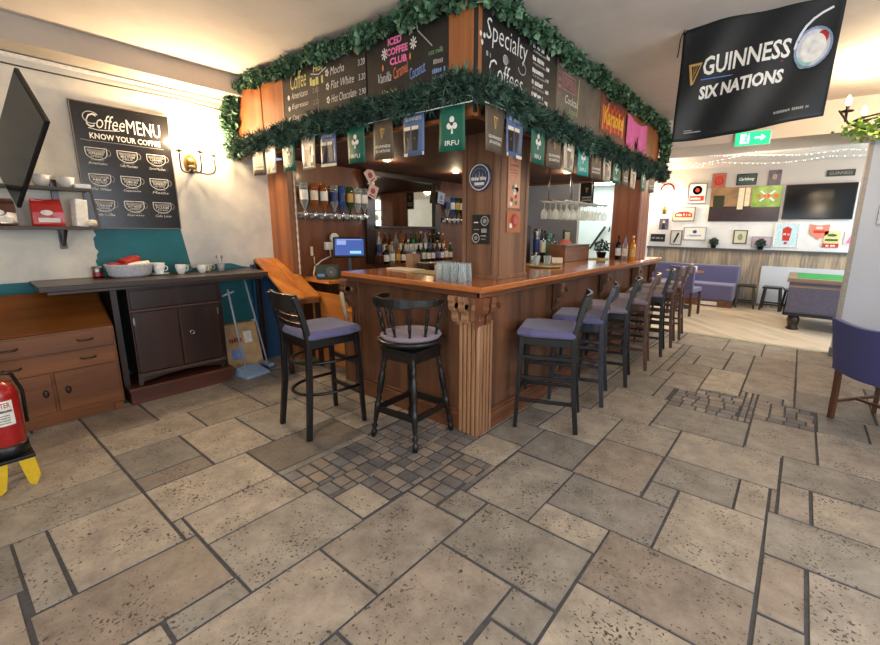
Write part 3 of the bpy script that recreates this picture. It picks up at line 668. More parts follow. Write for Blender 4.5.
    for i in range(n+1):
        y = 2.48+.66*i/n; zt = 2.66-.05*math.sin(i/n*PI)
        zb = 2.30+.05*(i % 3)+(.10 if 9 < i < 15 else 0)
        for zz in (zt, (zt+zb)/2, zb): vs.append((.006+.014*math.sin(i*1.7)**2, y, zz))
    m.add(vs, [(3*i+j, 3*i+3+j, 3*i+4+j, 3*i+1+j) for i in range(n) for j in (0,1)])
    o = m.build('cloth_drape', plain('magenta_cloth', (206,104,166), .8)); tag(o, 'torn magenta cloth pinned near the far end of the canopy side', 'cloth')
    s = o.modifiers.new('s', 'SOLIDIFY'); s.thickness = .003
menu_boards()

# ------------------------------------------------------------------ garlands
def leafy(path, rad, n, size, kind, seed, squash=1.0):
    rr = random.Random(seed); m = MB(); q2 = random.Random(seed+50); P = [Vector(p) for p in path]; L = [0]
    for a, b in zip(P, P[1:]): L.append(L[-1]+(b-a).length)
    def at(s):
        for i in range(len(P)-1):
            if s <= L[i+1]: return P[i].lerp(P[i+1], (s-L[i])/(L[i+1]-L[i]))
        return P[-1]
    for k in range(n):
        s = rr.random()*L[-1]; c = at(s); lump = 1+.25*math.sin(s*13+seed)+.15*math.sin(s*31)
        d = Vector((rr.gauss(0,1), rr.gauss(0,1), rr.gauss(0,1))).normalized()
        r = rad*lump*rr.uniform(.25, 1.0); p = c+Vector((d.x, d.y, d.z*squash))*r
        ax = (d+Vector((rr.gauss(0,.6), rr.gauss(0,.6), rr.gauss(0,.6)))).normalized()
        sd = ax.cross(Vector((rr.gauss(0,1), rr.gauss(0,1), rr.gauss(0,1)))).normalized(); nn = ax.cross(sd)
        q = size*rr.uniform(.7, 1.3); m.mi = 1 if q2.random() < .28 else 0
        if kind == 'broad':
            w = q*.45; vs = [p-ax*q*.5, p-ax*q*.1+sd*w+nn*q*.12, p+ax*q*.5, p-ax*q*.1-sd*w+nn*q*.12, p-nn*q*.04]
            m.add(vs, [(0,1,4),(1,2,4),(2,3,4),(3,0,4)])
        else:
            for j in range(3):
                w = q*.13; a2 = (ax+sd*(j-1)*.7+nn*rr.uniform(-.3,.3)).normalized(); s2 = a2.cross(nn).normalized()
                m.add([p-s2*w, p+s2*w, p+a2*q], [(0,1,2)])
    return m
def garlands():
    def add(mb, name, mat, label, stem, grp):
        o = mb.build(name, [mat, plain('highlight_leaf_green', (98,134,104), .6, 0, .3, 14) if 'pine' not in name else plain('highlight_needle_green', (76,108,88), .6, 0, .3, 14)]); tag(o, label, 'garland', grp)  # second, lighter green paints highlights onto scattered leaves and needles
        m = MB(); m.tube(stem, .012, 6); m.build('stem', plain('garland_wire', (40,52,34), .7), o)
    pth = [(-2.80+.2*i, -.115, 2.742+.010*math.sin(i*1.3)) for i in range(15)]
    add(leafy(pth, .064, 2900, .050, 'broad', 3), 'leaf_garland', M['leaf1'], 'broad leaved green garland along the top of the canopy front', pth, 'garlands round the bar canopy')
    pth = [(.05, -.12+.2*i, 2.742+.010*math.sin(i*1.7)) for i in range(20)]
    add(leafy(pth, .068, 3800, .050, 'broad', 5), 'leaf_garland', M['leaf1'], 'broad leaved green garland along the top of the canopy side', pth, 'garlands round the bar canopy')
    pth = [(-3.0+.2*i, -.13, 2.195+.015*math.sin(i*1.9)+.005*i) for i in range(16)]
    add(leafy(pth, .082, 7600, .05, 'pine', 7), 'pine_garland', M['leaf2'], 'dark pine garland along the bottom of the canopy front', pth, 'garlands round the bar canopy')
    pth = [(.06, -.12+.2*i, 2.245-.06*min(1,i/6)+.015*math.sin(i*1.5)) for i in range(21)]
    add(leafy(pth, .085, 9800, .05, 'pine', 9), 'pine_garland', M['leaf2'], 'dark pine garland along the bottom of the canopy side', pth, 'garlands round the bar canopy')
    pth = [(-2.86,-.13,2.70),(-2.93,-.13,2.6),(-2.98,-.13,2.45),(-3.0,-.13,2.30),(-2.95,-.13,2.22)]
    add(leafy(pth, .075, 900, .055, 'broad', 11), 'leaf_garland', M['leaf1'], 'short leafy garland hanging down the wall end of the canopy', pth, 'garlands round the bar canopy')
    pth = [(.05,3.66,2.72),(.07,3.74,2.6),(.07,3.78,2.45),(.05,3.76,2.28)]
    add(leafy(pth, .075, 900, .055, 'broad', 13), 'leaf_garland', M['leaf1'], 'short leafy garland hanging down the far end of the canopy side', pth, 'garlands round the bar canopy')
garlands()

# ------------------------------------------------------------------ bunting
def shamrock(b, x, y, s, mat):
    for a in (90, 210, 330):
        r = math.radians(a); b.ell(x+s*.42*math.cos(r), y+s*.12+s*.42*math.sin(r), s*.32, s*.32, mat, 1, 12)
    b.poly([(x-s*.07,y-s*.1),(x+s*.07,y-s*.1),(x+s*.14,y-s*.85),(x-s*.14,y-s*.85)], mat); b.ell(x, y+s*.12, s*.22, s*.16, plain('crest_dark_green',(14,66,54),.6), 2, 12)
def harp(b, x, y, s, mat):
    b.poly([(x-s*.4,y+s*.7),(x+s*.5,y+s*.6),(x+s*.45,y+s*.45),(x-s*.2,y+s*.52),(x-s*.02,y-s*.6),(x-s*.16,y-s*.66)], mat)
    b.poly([(x+s*.5,y+s*.6),(x+s*.4,y+s*.5),(x-s*.1,y-s*.66),(x+s*.02,y-s*.6)], mat)
    for k in (.1, .2, .3): b.line([(x-s*.2+s*k*1.6, y+s*.5), (x-s*.1+s*k*.6, y-s*.4+s*k*1.5)], s*.03, mat)
FL = dict(g=plain('crest_flag_green', (14,96,78), .55), k=plain('brown_grey_flag', (92,80,66), .55), b=plain('pint_flag_blue', (84,106,146), .5), w=plain('photo_flag_beige', (188,180,164), .4),
          gold=plain('harp_gold', (196,160,92), .5), stout=plain('stout_black', (24,16,16), .4), t=plain('teal_crest_flag', (30,150,146), .5))
def pennant(kind, O, U, w, h, parent):
    """one bunting flag; its print is a sub-part"""
    O = Vector(O); U = Vector(U); N = U.cross(Vector((0,0,1))); m = MB(); n = 8; ph = R.random()*6
    amp = .010
    def wp(x, y, l): return O+U*x+Vector((0,0,1))*y+N*(amp*math.sin(ph+x/w*4)*(1-y/h)+l)
    vs = [wp(w*i/n, h*j/4, 0) for j in range(5) for i in range(n+1)]
    m.add(vs, [(j*(n+1)+i, j*(n+1)+i+1, (j+1)*(n+1)+i+1, (j+1)*(n+1)+i) for j in range(4) for i in range(n)], True)
    o = m.build('pennant', FL[kind if kind in FL else 'w'], parent); s = o.modifiers.new('s','SOLIDIFY'); s.thickness = .0015; s.offset = 0
    b = Board(O, U, (0,0,1), .004); b.warp = wp
    if kind in 'gt':
        shamrock(b, w*.5, h*.58, w*.30, M['white']); b.text('IRFU', M['white'], w*.24, h*.13, w*.52, h*.11, 0, .01)
    elif kind == 'k':
        harp(b, w*.5, h*.66, w*.26, FL['gold']); b.text('GUINNESS', M['white'], w*.12, h*.30, w*.76, h*.07, 0, .01); b.text('SIX NATIONS', M['white'], w*.16, h*.18, w*.68, h*.07, 0, .01)
    elif kind == 'b':
        for q in (.22, .60):
            b.poly([(w*(q-.12),h*.12),(w*(q+.12),h*.12),(w*(q+.16),h*.62),(w*(q-.16),h*.62)], FL['stout']); b.rect(w*(q-.16), h*.62, w*.32, h*.09, M['cream'])
            harp(b, w*q, h*.4, w*.07, FL['gold'])
        b.rect(0, 0, w, h*.08, M['cream']); b.text('GUINNESS', M['white'], w*.1, h*.84, w*.8, h*.08)
    else:
        b.poly([(w*.3,h*.1),(w*.6,h*.1),(w*.66,h*.6),(w*.26,h*.6)], plain('photo_brown',(120,96,78),.5)); b.rect(w*.26, h*.6, w*.4, h*.08, M['white']); b.ell(w*.75, h*.3, w*.12, h*.12, plain('photo_grey',(120,124,128),.5)); b.rect(w*.05,h*.04,w*.9,h*.04,plain('photo_green',(120,140,116),.5))
    b.done(o, 'print'); return o
def bunting():
    t = thing('bunting', 'string of rugby and beer pennants along the front of the canopy', 'bunting', (-1.3,-.15,2.16), 0, 'bunting strings round the bar canopy')
    def P(p): return Vector(p)-Vector((-1.3,-.15,2.16))
    m = MB(); m.tube([P((-2.9,-.15,2.19)),(P((-2.0,-.15,2.17))),P((-1.0,-.15,2.175)),P((.02,-.15,2.18))], .003, 5); m.build('string', M['white'], t)
    for k, x in zip('kwgwbgkbg', [-2.53,-2.31,-2.02,-1.72,-1.45,-1.12,-.83,-.54,-.22]):
        big = 1
        pennant(k, P((x, -.155, 1.925)), (1,0,0), .19*big, .25, t)
    t = thing('bunting', 'string of rugby and beer pennants along the side of the canopy', 'bunting', (.07,1.8,2.16), 0, 'bunting strings round the bar canopy')
    def P(p): return Vector(p)-Vector((.07,1.8,2.16))
    m = MB(); m.tube([P((.07,-.1,2.18)),P((.07,1.5,2.18)),P((.07,3.9,2.18))], .003, 5); m.build('string', M['white'], t)
    for i, (k, y) in enumerate(zip('kbgkwtkwgkwgk', [-.10,.12,.42,.66,.91,1.18,1.46,1.72,1.98,2.25,2.50,2.86,3.2])):
        pennant(k, P((.075, y, 1.92)), (0,1,0), .20, .25, t)
bunting()
# ------------------------------------------------------------------ bar stools
def ladder_stool(label, wm, fm, loc, rz, hoops=False, grp=None):
    """front of the stool is +y, backrest at -y"""
    t = thing('bar_stool', label, 'bar stool', loc, rz, grp)
    w = .195; d = .195; sh = .71
    s = MB(); n = 10
    prof = [(-w-.01,-d),(w+.01,-d),(w+.025,d*.6),(w-.01,d+.03),(-w+.01,d+.03),(-w-.025,d*.6)]
    def pad(z, k): return [(x*k, y*k, z) for x, y in prof]
    rings = [pad(sh,.98), pad(sh+.02,1.02), pad(sh+.045,1.0), pad(sh+.06,.88)]
    vs = [v for r in rings for v in r]; k = len(prof); fs = [tuple(range(k))[::-1], tuple(3*k+i for i in range(k))]
    for j in range(3):
        for i in range(k): fs.append((j*k+i, j*k+(i+1) % k, (j+1)*k+(i+1) % k, (j+1)*k+i))
    s.add(vs, fs); s.build('seat', fm, t, .012, 3)
    f = MB(); f.box(-w,w,-d,-d+.022,sh-.06,sh).box(-w,w,d-.022,d,sh-.06,sh).box(-w,-w+.022,-d,d,sh-.06,sh).box(w-.022,w,-d,d,sh-.06,sh).box(-w,w,-d,d,sh-.012,sh+.002); f.build('seat_frame', wm, t, .003)
    for sx in (-1, 1):
        m = MB(); m.bar((sx*.185,.185,sh-.01),(sx*.205,.215,0),.036,.036,(0,1,0),.028,.028); m.build('leg', wm, t, .003)
        m = MB(); x = sx*.185
        m.ribbon([(sx*.205,-.235,0),(x,-.20,.35),(x,-.188,.70),(x,-.20,.79),(x,-.228,.91),(x,-.262,1.02)], .036, .036, (1,0,0), None, [.03,.036,.038,.034,.03,.024]); m.build('leg', wm, t, .003)
    def curve(z, y, bow, h, th, name):
        pts = [(-.185+.37*i/8, y-bow*math.sin(PI*i/8), z) for i in range(9)]
        m = MB(); m.ribbon(pts, th, h, (0,0,1)); m.build(name, wm, t, .003)
    curve(.975, -.250, .035, .115, .020, 'top_rail'); curve(.87, -.215, .03, .032, .018, 'back_slat'); curve(.815, -.202, .025, .032, .018, 'back_slat')
    if hoops:
        for z in (.30, .53):
            pts = [(-.19,-.205,z+.02)]+[(-.215*math.cos(PI*i/12)*(1), -.14+.36*math.sin(PI*i/12)*.0-.0, z) for i in []]
            pts = [(.197*math.cos(a), .02-(.235)*math.sin(a) if math.sin(a) > 0 else .02, z) for a in [PI*i/14 for i in range(15)]]
            pts = [(.197,.20,z)]+pts+[(-.197,.20,z)]
            m = MB(); m.tube(pts, .012, 8); m.build('stretcher', wm, t)
            m = MB(); m.bar((-.19,.20,z-.06),(.19,.20,z-.06),.022,.03); m.build('stretcher', wm, t, .002)
    else:
        for z, ys in ((.28, (-.205,.20)), (.58, (-.19,.19))):
            for y in ys: m = MB(); m.bar((-.19,y,z),(.19,y,z),.02,.03); m.build('stretcher', wm, t, .002)
        for x in (-.193,.193):
            for z in (.22,.40,.56): m = MB(); m.bar((x,-.2,z),(x,.2,z),.02,.026); m.build('stretcher', wm, t, .002)
    return t
def captain_stool():
    t = thing('bar_stool', 'black swivel bar stool with turned spindles and curved rail below the bar front', 'bar stool', (-.48,-.17,0), math.radians(4))
    wm = M['chairblk']; m = MB(); m.lathe([(.215,0),(.23,.012),(.23,.028),(.215,.035)], (0,0,.70), (0,0,1), 28); m.build('seat_board', wm, t)
    m = MB(); m.lathe([(.20,0),(.212,.015),(.20,.032),(.13,.042),(.0,.044)], (0,0,.735), (0,0,1), 28, True); m.build('seat', M['mauve'], t)
    m = MB(); m.cyl((0,0,.665),(0,0,.70),.09); m.box(-.15,.15,-.15,.15,.645,.665); m.build('swivel_plate', M['black'], t)
    m = MB()
    for a in (0,1,2,3):
        c, s = math.cos(a*PI/2), math.sin(a*PI/2); m.bar((.14*c-.14*s, .14*s+.14*c, .62), (.14*c+.14*s, .14*s-.14*c, .62), .02, .07)
    m.build('seat_frame', wm, t, .003)
    for sx in (-1,1):
        for sy in (-1,1):
            m = MB(); m.turned((sx*.20,sy*.20,0),(sx*.125,sy*.125,.65),.019); m.build('leg', wm, t)
            m = MB()
    for (a, b) in (((-1,-1),(1,-1)),((1,-1),(1,1)),((1,1),(-1,1)),((-1,1),(-1,-1))):
        m = MB(); m.bar((a[0]*.176,a[1]*.176,.215),(b[0]*.176,b[1]*.176,.215),.022,.045); m.build('stretcher', wm, t, .004)
    A0 = math.radians(-188); A1 = math.radians(24)
    for k in range(7):
        a = A0+(A1-A0)*(k+.4)/6.8
        m = MB(); m.turned((.185*math.cos(a),.185*math.sin(a),.74),(.238*math.cos(a),.238*math.sin(a),.985),.011,8); m.build('spindle', wm, t)
    n = 22; pts = [(.243*math.cos(A0+(A1-A0)*i/n), .243*math.sin(A0+(A1-A0)*i/n), 1.0) for i in range(n+1)]
    hs = [.030+.034*(math.sin(PI*i/n)**1.2)+.008*math.sin(i*1.1) for i in range(n+1)]
    m = MB(); m.ribbon(pts, .026, .06, (0,0,1), None, hs); m.build('back_rail', wm, t, .005)
ladder_stool('black ladder back bar stool with hoop stretchers and lilac seat nearest the wall cabinets', M['chairblk'], M['purple'], (-1.14,-.46,0), math.radians(-4), True)
captain_stool()
blb = wood('blue_black_lacquered_wood', (30,34,44), (46,52,66), 'z', .25, 8, .5)
G = 'bar stools along the side of the counter'
L7 = [((.17,.66), 112, M['chairblk'], M['purple'], 'black wooden bar stool with lilac seat, nearest of the row along the counter side'),
      ((.12,1.29), 106, blb, M['purple'], 'blue black bar stool with lilac seat, second of the row from the bar corner'),
      ((.13,1.90), 104, M['chairblk'], M['mauve'], 'black bar stool with mauve seat, third of the row from the bar corner'),
      ((.14,2.54), 102, M['chairbrn'], M['mauve'], 'brown wooden bar stool with mauve seat, fourth of the row from the bar corner'),
      ((.14,3.20), 100, M['chairblk'], M['mauve'], 'dark bar stool with mauve seat, fifth of the row from the bar corner'),
      ((.14,3.72), 98, M['chairbrn'], M['mauve'], 'brown wooden bar stool, sixth of the row from the bar corner'),
      ((.13,4.26), 97, M['chairbrn'], M['mauve'], 'brown wooden bar stool, farthest of the row beside the counter end')]
for (x, y), rz, wm, fm, lb in L7: ladder_stool(lb, wm, fm, (x+(.03 if y > 1 else 0), y, 0), math.radians(rz), False, G)

# ------------------------------------------------------------------ left wall furniture
def worktop():
    m = MB(); m.prism([(-3.09,-1.68),(-2.57,-1.70),(-2.54,-.10),(-3.09,-.02)], (0,0,.99), (1,0,0), (0,1,0), .04)
    m.box(-2.60,-2.58,-1.66,-.14,.965,.99)
    o = m.build('worktop', M['darkx'], None, .004); tag(o, 'long dark wooden worktop along the left wall over the two cabinets', 'worktop')
    for y in (-1.27,-.50):
        q = MB(); q.box(-3.08,-2.72,y-.02,y+.02,.142,.99); q.build('support_board', M['dark'], o)
worktop()
def bureau():
    t = thing('bureau', 'orange brown veneered bureau with sloping lid under the worktop', 'cabinet', (-2.84,-1.71,0))
    W2 = .40
    def L(mb): mb.v = [(x+2.84, y+1.71, z) for x, y, z in mb.v]; return mb
    m = MB(); m.prism([(-3.07,.06),(-2.63,.06),(-2.63,.685),(-2.98,.935),(-3.07,.935)], (0,-1.32,0), (1,0,0), (0,0,1), .79); L(m).build('carcass', M['bureau'], t, .003)
    d = Vector((-2.63-(-2.98), 0, .685-.935)); n = Vector((.25,0,.35)).normalized()
    m = MB(); q = [Vector((-2.98,0,.935)), Vector((-2.63,0,.685))]
    m.add([(q[0].x+n.x*k, y, q[0].z+n.z*k) for k in (.001,.015) for y in (-2.09,-1.335)]+[(q[1].x+n.x*k, y, q[1].z+n.z*k) for k in (.001,.015) for y in (-2.09,-1.335)], [(0,1,5,4),(2,3,7,6),(0,1,3,2),(4,5,7,6),(0,4,6,2),(1,5,7,3)])
    L(m).build('sloping_lid', M['bureau'], t, .002)
    for z0, z1 in ((.545,.675),(.405,.535)):
        m = MB(); m.box(-2.63,-2.612,-2.09,-1.335,z0,z1); L(m); dr = m.build('drawer', M['bureau'], t, .003)
        for y in (-1.90,-1.50):
            h = MB(); h.tube([(-2.612,y-.045,z0+.07),(-2.592,y-.035,z0+.065),(-2.592,y+.035,z0+.065),(-2.612,y+.045,z0+.07)],.006,6); L(h).build('handle', M['dark'], dr)
    for y0, y1, hy in ((-2.09,-1.72,-1.76),(-1.70,-1.335,-1.64)):
        m = MB(); m.box(-2.63,-2.612,y0,y1,.10,.395); L(m); dr = m.build('door', M['bureau'], t, .003)
        h = MB(); h.lathe([(.022,0),(.024,.006),(.012,.014)], (-2.612,hy,.255), (1,0,0), 14); h.v = [(x, hy+(y-hy)*.7, .255+(z-.255)*1.25) for x, y, z in h.v]; L(h).build('handle', M['dark'], dr)
    m = MB(); m.box(-3.05,-2.635,-2.09,-1.335,0,.06); m.prism([(-2.11,0),(-2.05,0),(-2.0,.06),(-2.11,.06)], (-2.64,0,0),(0,1,0),(0,0,1),.015); m.box(-2.64,-2.62,-1.39,-1.335,0,.06); L(m).build('plinth', M['bureau'], t)
bureau()
def sideboard():
    t = thing('cabinet', 'dark stained two door cabinet standing on a red brown plinth', 'cabinet', (-2.86,-.87,.14))
    def L(mb): mb.v = [(x+2.86, y+.87, z-.14) for x, y, z in mb.v]; return mb
    m = MB(); m.box(-3.07,-2.66,-1.20,-.535,.22,.96); L(m).build('carcass', M['dark'], t, .003)
    m = MB(); m.box(-2.66,-2.645,-1.19,-.545,.79,.94); L(m).build('drawer', M['dark'], t, .003)
    rail = wood('worn_rail_wood', (52,33,26), (80,54,42), 'y', .4, 8)
    m = MB(); m.box(-2.66,-2.635,-1.205,-.53,.765,.785).box(-2.66,-2.63,-1.21,-.525,.215,.245); L(m).build('rail', rail, t, .003)
    for y0, y1 in ((-1.19,-.875),(-.865,-.545)):
        m = MB(); m.box(-2.66,-2.642,y0,y1,.25,.76); L(m); d = m.build('door', wood('dark_red_door_wood', (26,13,10), (56,30,21), 'z', .35, 7, .2), t, .004)
        if y0 > -.9:
            r = MB(); r.tube([(-2.636,-.78+.016*math.cos(a),.53+.016*math.sin(a)) for a in [2*PI*i/14 for i in range(14)]], .003, 6, True); r.cyl((-2.642,-.78,.546),(-2.634,-.78,.546),.007); L(r).build('ring_handle', M['chrome'], d)
        h = MB(); yy = -1.185 if y0 < -1 else -.553
        h.box(-2.642,-2.638,yy-.006,yy+.006,.66,.72); L(h).build('hinge', M['steel'], d)
    for x in (-2.68,-3.05):
        for y in (-1.18,-.56):
            m = MB(); m.bar((x,y,.22),(x+.012,y+(.015 if y > -1 else -.015),.14),.045,.045,(0,1,0),.03,.03); L(m).build('leg', M['dark'], t, .002)
    m = MB(); m.prism([(-1.17,.22),(-1.17,.17),(-1.05,.19),(-.87,.205),(-.69,.19),(-.57,.17),(-.57,.22)], (-2.668,0,0),(0,1,0),(0,0,1),.015); L(m).build('apron', M['dark'], t)
    m = MB(); m.box(-3.08,-2.62,-1.28,-.49,0,.125).box(-3.08,-2.605,-1.29,-.48,.112,.14); o = m.build('plinth', M['plinth'], None, .004); tag(o, 'low red brown wooden plinth under the dark cabinet', 'plinth')
sideboard()
def menu_sign():
    m = MB(); m.box(-3.10,-3.075,-1.285,-.62,1.43,2.42); o = m.build('coffee_menu_board', plain('menu_board_black', (34,33,34), .22, 0, .2, 5), None, .003); tag(o, 'large black coffee menu board with cup drawings on the left wall', 'menu board')
    f = MB(); f.box(-3.075,-3.071,-1.285,-1.278,1.43,2.42).box(-3.075,-3.071,-.627,-.62,1.43,2.42).box(-3.075,-3.071,-1.285,-.62,1.43,1.437).box(-3.075,-3.071,-1.285,-.62,2.413,2.42); f.build('edge_frame', plain('worn_frame',(120,110,96),.5), o)
    b = Board((-3.075,-1.285,1.43), (0,1,0), (0,0,1)); C, D = M['chalk'], M['chalkdim']
    b.text('Coffee', C, .09, .80, .25, .11, .35); b.text('MENU', C, .35, .79, .24, .11, 0, .0); b.line([(.10,.795),(.16,.785),(.30,.80)], .005, C)
    b.ring(.125,.875,.05,.045,.006,C,1,.6,5.2)
    b.text('KNOW YOUR COFFEE', C, .10, .715, .48, .045, 0, .02); b.line([(.04,.70),(.10,.695)], .004, D); b.line([(.10,.698),(.60,.698)], .003, D)
    names = [['Americano','Caffe Macchiato','Caramel Macchiato'],['Flat White','Cappuccino','Mocha'],['Irish Coffee','Espresso','Cafe Latte']]
    ins = [['ESPRESSO','MILK FOAM','CARAMEL'],['MILK','STEAMED MILK','ESPRESSO'],['CREAM','HOT WATER','FOAM']]
    for r in range(3):
        for c in range(3):
            x = .125+.205*c; y = .60-.205*r; w = .068; h = .085
            b.line([(x-w,y+h/2),(x+w,y+h/2)], .005, C); b.ring(x+w+.006,y+.012,.018,.024,.005,D,1,-1.6,1.6,10)
            pts = [(x-w,y+h/2)]+[(x-w*math.cos(a), y+h*.05-h*.6*math.sin(a)) for a in [PI*i/12 for i in range(13)]]+[(x+w,y+h/2)]
            b.line(pts, .005, C); dd = D
            b.poly([(x-w*.85,y+h*.36),(x+w*.85,y+h*.36),(x+w*.82,y+h*.12),(x-w*.82,y+h*.12)], dd)
            b.text(ins[r][c], C, x-w*.7, y-h*.12, w*1.4, .018, 0, .01); b.text(ins[c][r], C, x-w*.55, y-h*.36, w*1.1, .016)
            b.text(ins[(r+c) % 3][c], M['board'], x-w*.6, y+h*.16, w*1.2, .016, 0, 0, 0, 2)
            b.line([(x-w*.6,y-h*.62),(x+w*.6,y-h*.62)], .004, D); b.text(names[r][c], C, x-.06, y-.085, .12, .02, .2)
    b.done(o)
menu_sign()
def sconce(loc, U, N, label, bulbs=True):
    """wall light with three curved arms; U along the wall, N out of it"""
    t = thing('wall_sconce', label, 'wall light', loc); U = Vector(U); N = Vector(N); Z = Vector((0,0,1))
    m = MB()
    prof = [(.0,-.09),(.03,-.07),(.052,-.035),(.058,0),(.052,.045),(.034,.08),(0,.095)]
    pts = [(-x, y) for x, y in prof]+[(x, y) for x, y in prof[::-1]][1:-1]
    m.prism(pts, (0,0,0), U, Z, .018*1.0); m.sphere(N*.018+Z*.02, .035, 12, 8, (1,1,1.3)); m.build('back_plate', M['brass'], t, .004)
    g = MB(); g.lathe([(.012,-.08),(.03,-.055),(.036,-.03),(.028,-.01)], N*.022, Z, 12); g.build('leaf_boss', M['iron'], t)
    tips = [U*-.12+N*.12+Z*.085, U*.03+N*.17+Z*.09, U*.17+N*.11+Z*.08]
    for tip in tips:
        a = MB(); s = N*.03-Z*.03; h = Vector((tip.x, tip.y, 0)); h = U*tip.dot(U)+N*tip.dot(N)
        pts = [s, s+(h-s)*.3-Z*.05, s*.2+h*.75-Z*.075, h*1.0-Z*.045+Z*0, tip]
        P = [Vector(p) for p in pts]; sm = []
        for i in range(len(P)-1):
            for k in range(5):
                tt = k/5; p0 = P[max(i-1,0)]; p1 = P[i]; p2 = P[i+1]; p3 = P[min(i+2, len(P)-1)]
                sm.append(.5*((2*p1)+(-p0+p2)*tt+(2*p0-5*p1+4*p2-p3)*tt*tt+(-p0+3*p1-3*p2+p3)*tt**3))
        a.tube(sm+[P[-1]], .008, 8); a.build('arm', M['iron'], t)
        d = MB(); d.lathe([(.006,0),(.035,.006),(.038,.014),(.01,.012)], tip, Z, 16); d.cyl(tip, tip+Z*.035, .010); dr = d.build('drip_pan', M['iron'], t)
        bl = MB(); bl.lathe([(.004,.035),(.013,.05),(.016,.068),(.011,.09),(.002,.108)], tip, Z, 12); bl.build('candle_bulb', plain('bulb_glow', (255,226,178), .4, emit=40, noise=0), t)
        point('sconce_lamp', Vector(loc)+tip+Z*.10+N*.01, 32, (1.0,.72,.42), .02)
    return t
sconce((-3.10,-.475,2.03), (0,1,0), (1,0,0), 'three armed brass wall light between the coffee menu board and the garland')

# cable along the wall
m = MB(); m.tube([(-3.085,-4+.5*i,2.585+.006*math.sin(i*2)) for i in range(8)]+[(-3.085,-.3,2.58),(-3.085,-.12,2.57)], .006, 6)
o = m.build('cable', plain('dark_cable', (70,62,54), .5)); tag(o, 'thin dark cable clipped along the top of the left wall', 'cable')

def shelf_unit():
    t = thing('wall_shelf', 'two tier dark wall shelf on brackets at the left edge', 'shelf', (-3.0,-1.7,1.43))
    def L(mb): mb.v = [(x+3.0, y+1.7, z-1.43) for x, y, z in mb.v]; return mb
    sm = wood('grey_brown_shelf_wood', (56,46,38), (88,74,60), 'y', .5, 8)
    m = MB(); m.box(-3.10,-2.86,-2.5,-1.245,1.42,1.445); L(m).build('shelf_board', sm, t, .002)
    m = MB(); m.box(-3.10,-2.90,-2.5,-1.265,1.715,1.737); L(m).build('shelf_board', sm, t, .002)
    for y in (-1.45,-2.1):
        m = MB(); m.box(-3.10,-3.075,y-.02,y+.02,1.27,1.80).bar((-3.08,y,1.30),(-2.92,y,1.42),.03,.02,(0,1,0)); L(m).build('bracket', M['dark'], t, .002)
    m = MB(); m.bar((-2.9,-1.27,1.715),(-2.88,-1.252,1.445),.016,.016,(0,1,0)); L(m).build('end_upright', M['dark'], t)
shelf_unit()
def coffee_bag(loc, h, w, mat, label, mark):
    m = MB(); d = w*.45; rows = [(0,1,1),(.1,1.03,1.1),(.5,1.0,1.0),(.8,.98,.6),(.93,.95,.15),(1,.9,.06)]
    vs = []; rr = random.Random(h*1000)
    for t, a, b in rows:
        for x, y in ((-1,-1),(0,-1.1),(1,-1),(1.05,0),(1,1),(0,1.1),(-1,1),(-1.05,0)): vs.append((y*d/2*b+rr.uniform(-.003,.003), x*w/2*a, h*t+rr.uniform(-.004,.004)))
    fs = [tuple(range(8))[::-1], tuple(40+i for i in range(8))]
    for j in range(5):
        for i in range(8): fs.append((j*8+i, j*8+(i+1) % 8, (j+1)*8+(i+1) % 8, (j+1)*8+i))
    m.add(vs, fs); o = m.build('coffee_bag', mat, None, .006); tag(o, label, 'coffee bag'); o.location = loc
    b = Board((d*.60,-w/2,0), (0,1,0), (0,0,1), .002); b.rect(w*.15,h*.15,w*.7,h*.16,mark); b.ell(w*.45,h*.5,w*.2,h*.10,mark); b.done(o,'print')
coffee_bag((-2.96,-1.53,1.445), .20, .17, plain('red_foil',(190,34,28),.35,coat=.3), 'red foil coffee bag standing on the lower wall shelf', M['white'])
coffee_bag((-2.96,-1.78,1.445), .19, .17, plain('brown_foil',(88,52,40),.35,coat=.3), 'brown and white coffee bag at the left end of the lower shelf', M['white'])
m = MB(); m.box(-.035,.035,-.04,.04,0,.21); o = m.build('paper_carton', M['white'], None, .006); tag(o, 'upright white paper carton on the lower wall shelf', 'carton'); o.location = (-2.95,-1.355,1.445); o.rotation_euler = (math.radians(-4),0,.3)
m = MB(); m.sphere((0,0,.028), .04, 12, 8, (.8,1.2,.7)); o = m.build('cloth_bundle', M['cream']); tag(o, 'crumpled pale cloth beside the carton on the lower shelf', 'cloth'); o.location = (-2.93,-1.285,1.445)
def cup(loc, label, r=.042, h=.07, mat=None, grp=None, saucer=False, rz=0):
    mat = mat or M['cup']; t = MB(); t.lathe([(r*.55,0),(r*.62,.004),(r*.9,h*.45),(r,h),(r*.93,h),(r*.84,h*.45),(r*.5,.008)], (0,0,.006 if saucer else 0), (0,0,1), 20)
    o = t.build('cup', mat); tag(o, label, 'cup', grp); o.location = loc; o.rotation_euler = (0,0,rz)
    hd = MB(); hd.tube([(r*.9+.022*math.sin(a), 0, h*.55+.022*math.cos(a)) for a in [PI*i/8 for i in range(9)]], .0045, 6); hd.build('handle', mat, o)
    if saucer: s = MB(); s.lathe([(.03,0),(.07,.010),(.072,.014),(.03,.006)], (0,0,0), (0,0,1), 22); s.build('saucer', mat, o)
    return o
def bowl(loc, r, h, label, mat=None):
    m = MB(); m.lathe([(r*.5,0),(r*.75,h*.3),(r,h),(r*.94,h),(r*.7,h*.35),(r*.45,.008)], (0,0,0), (0,0,1), 22); o = m.build('bowl', mat or M['cup']); tag(o, label, 'bowl'); o.location = loc
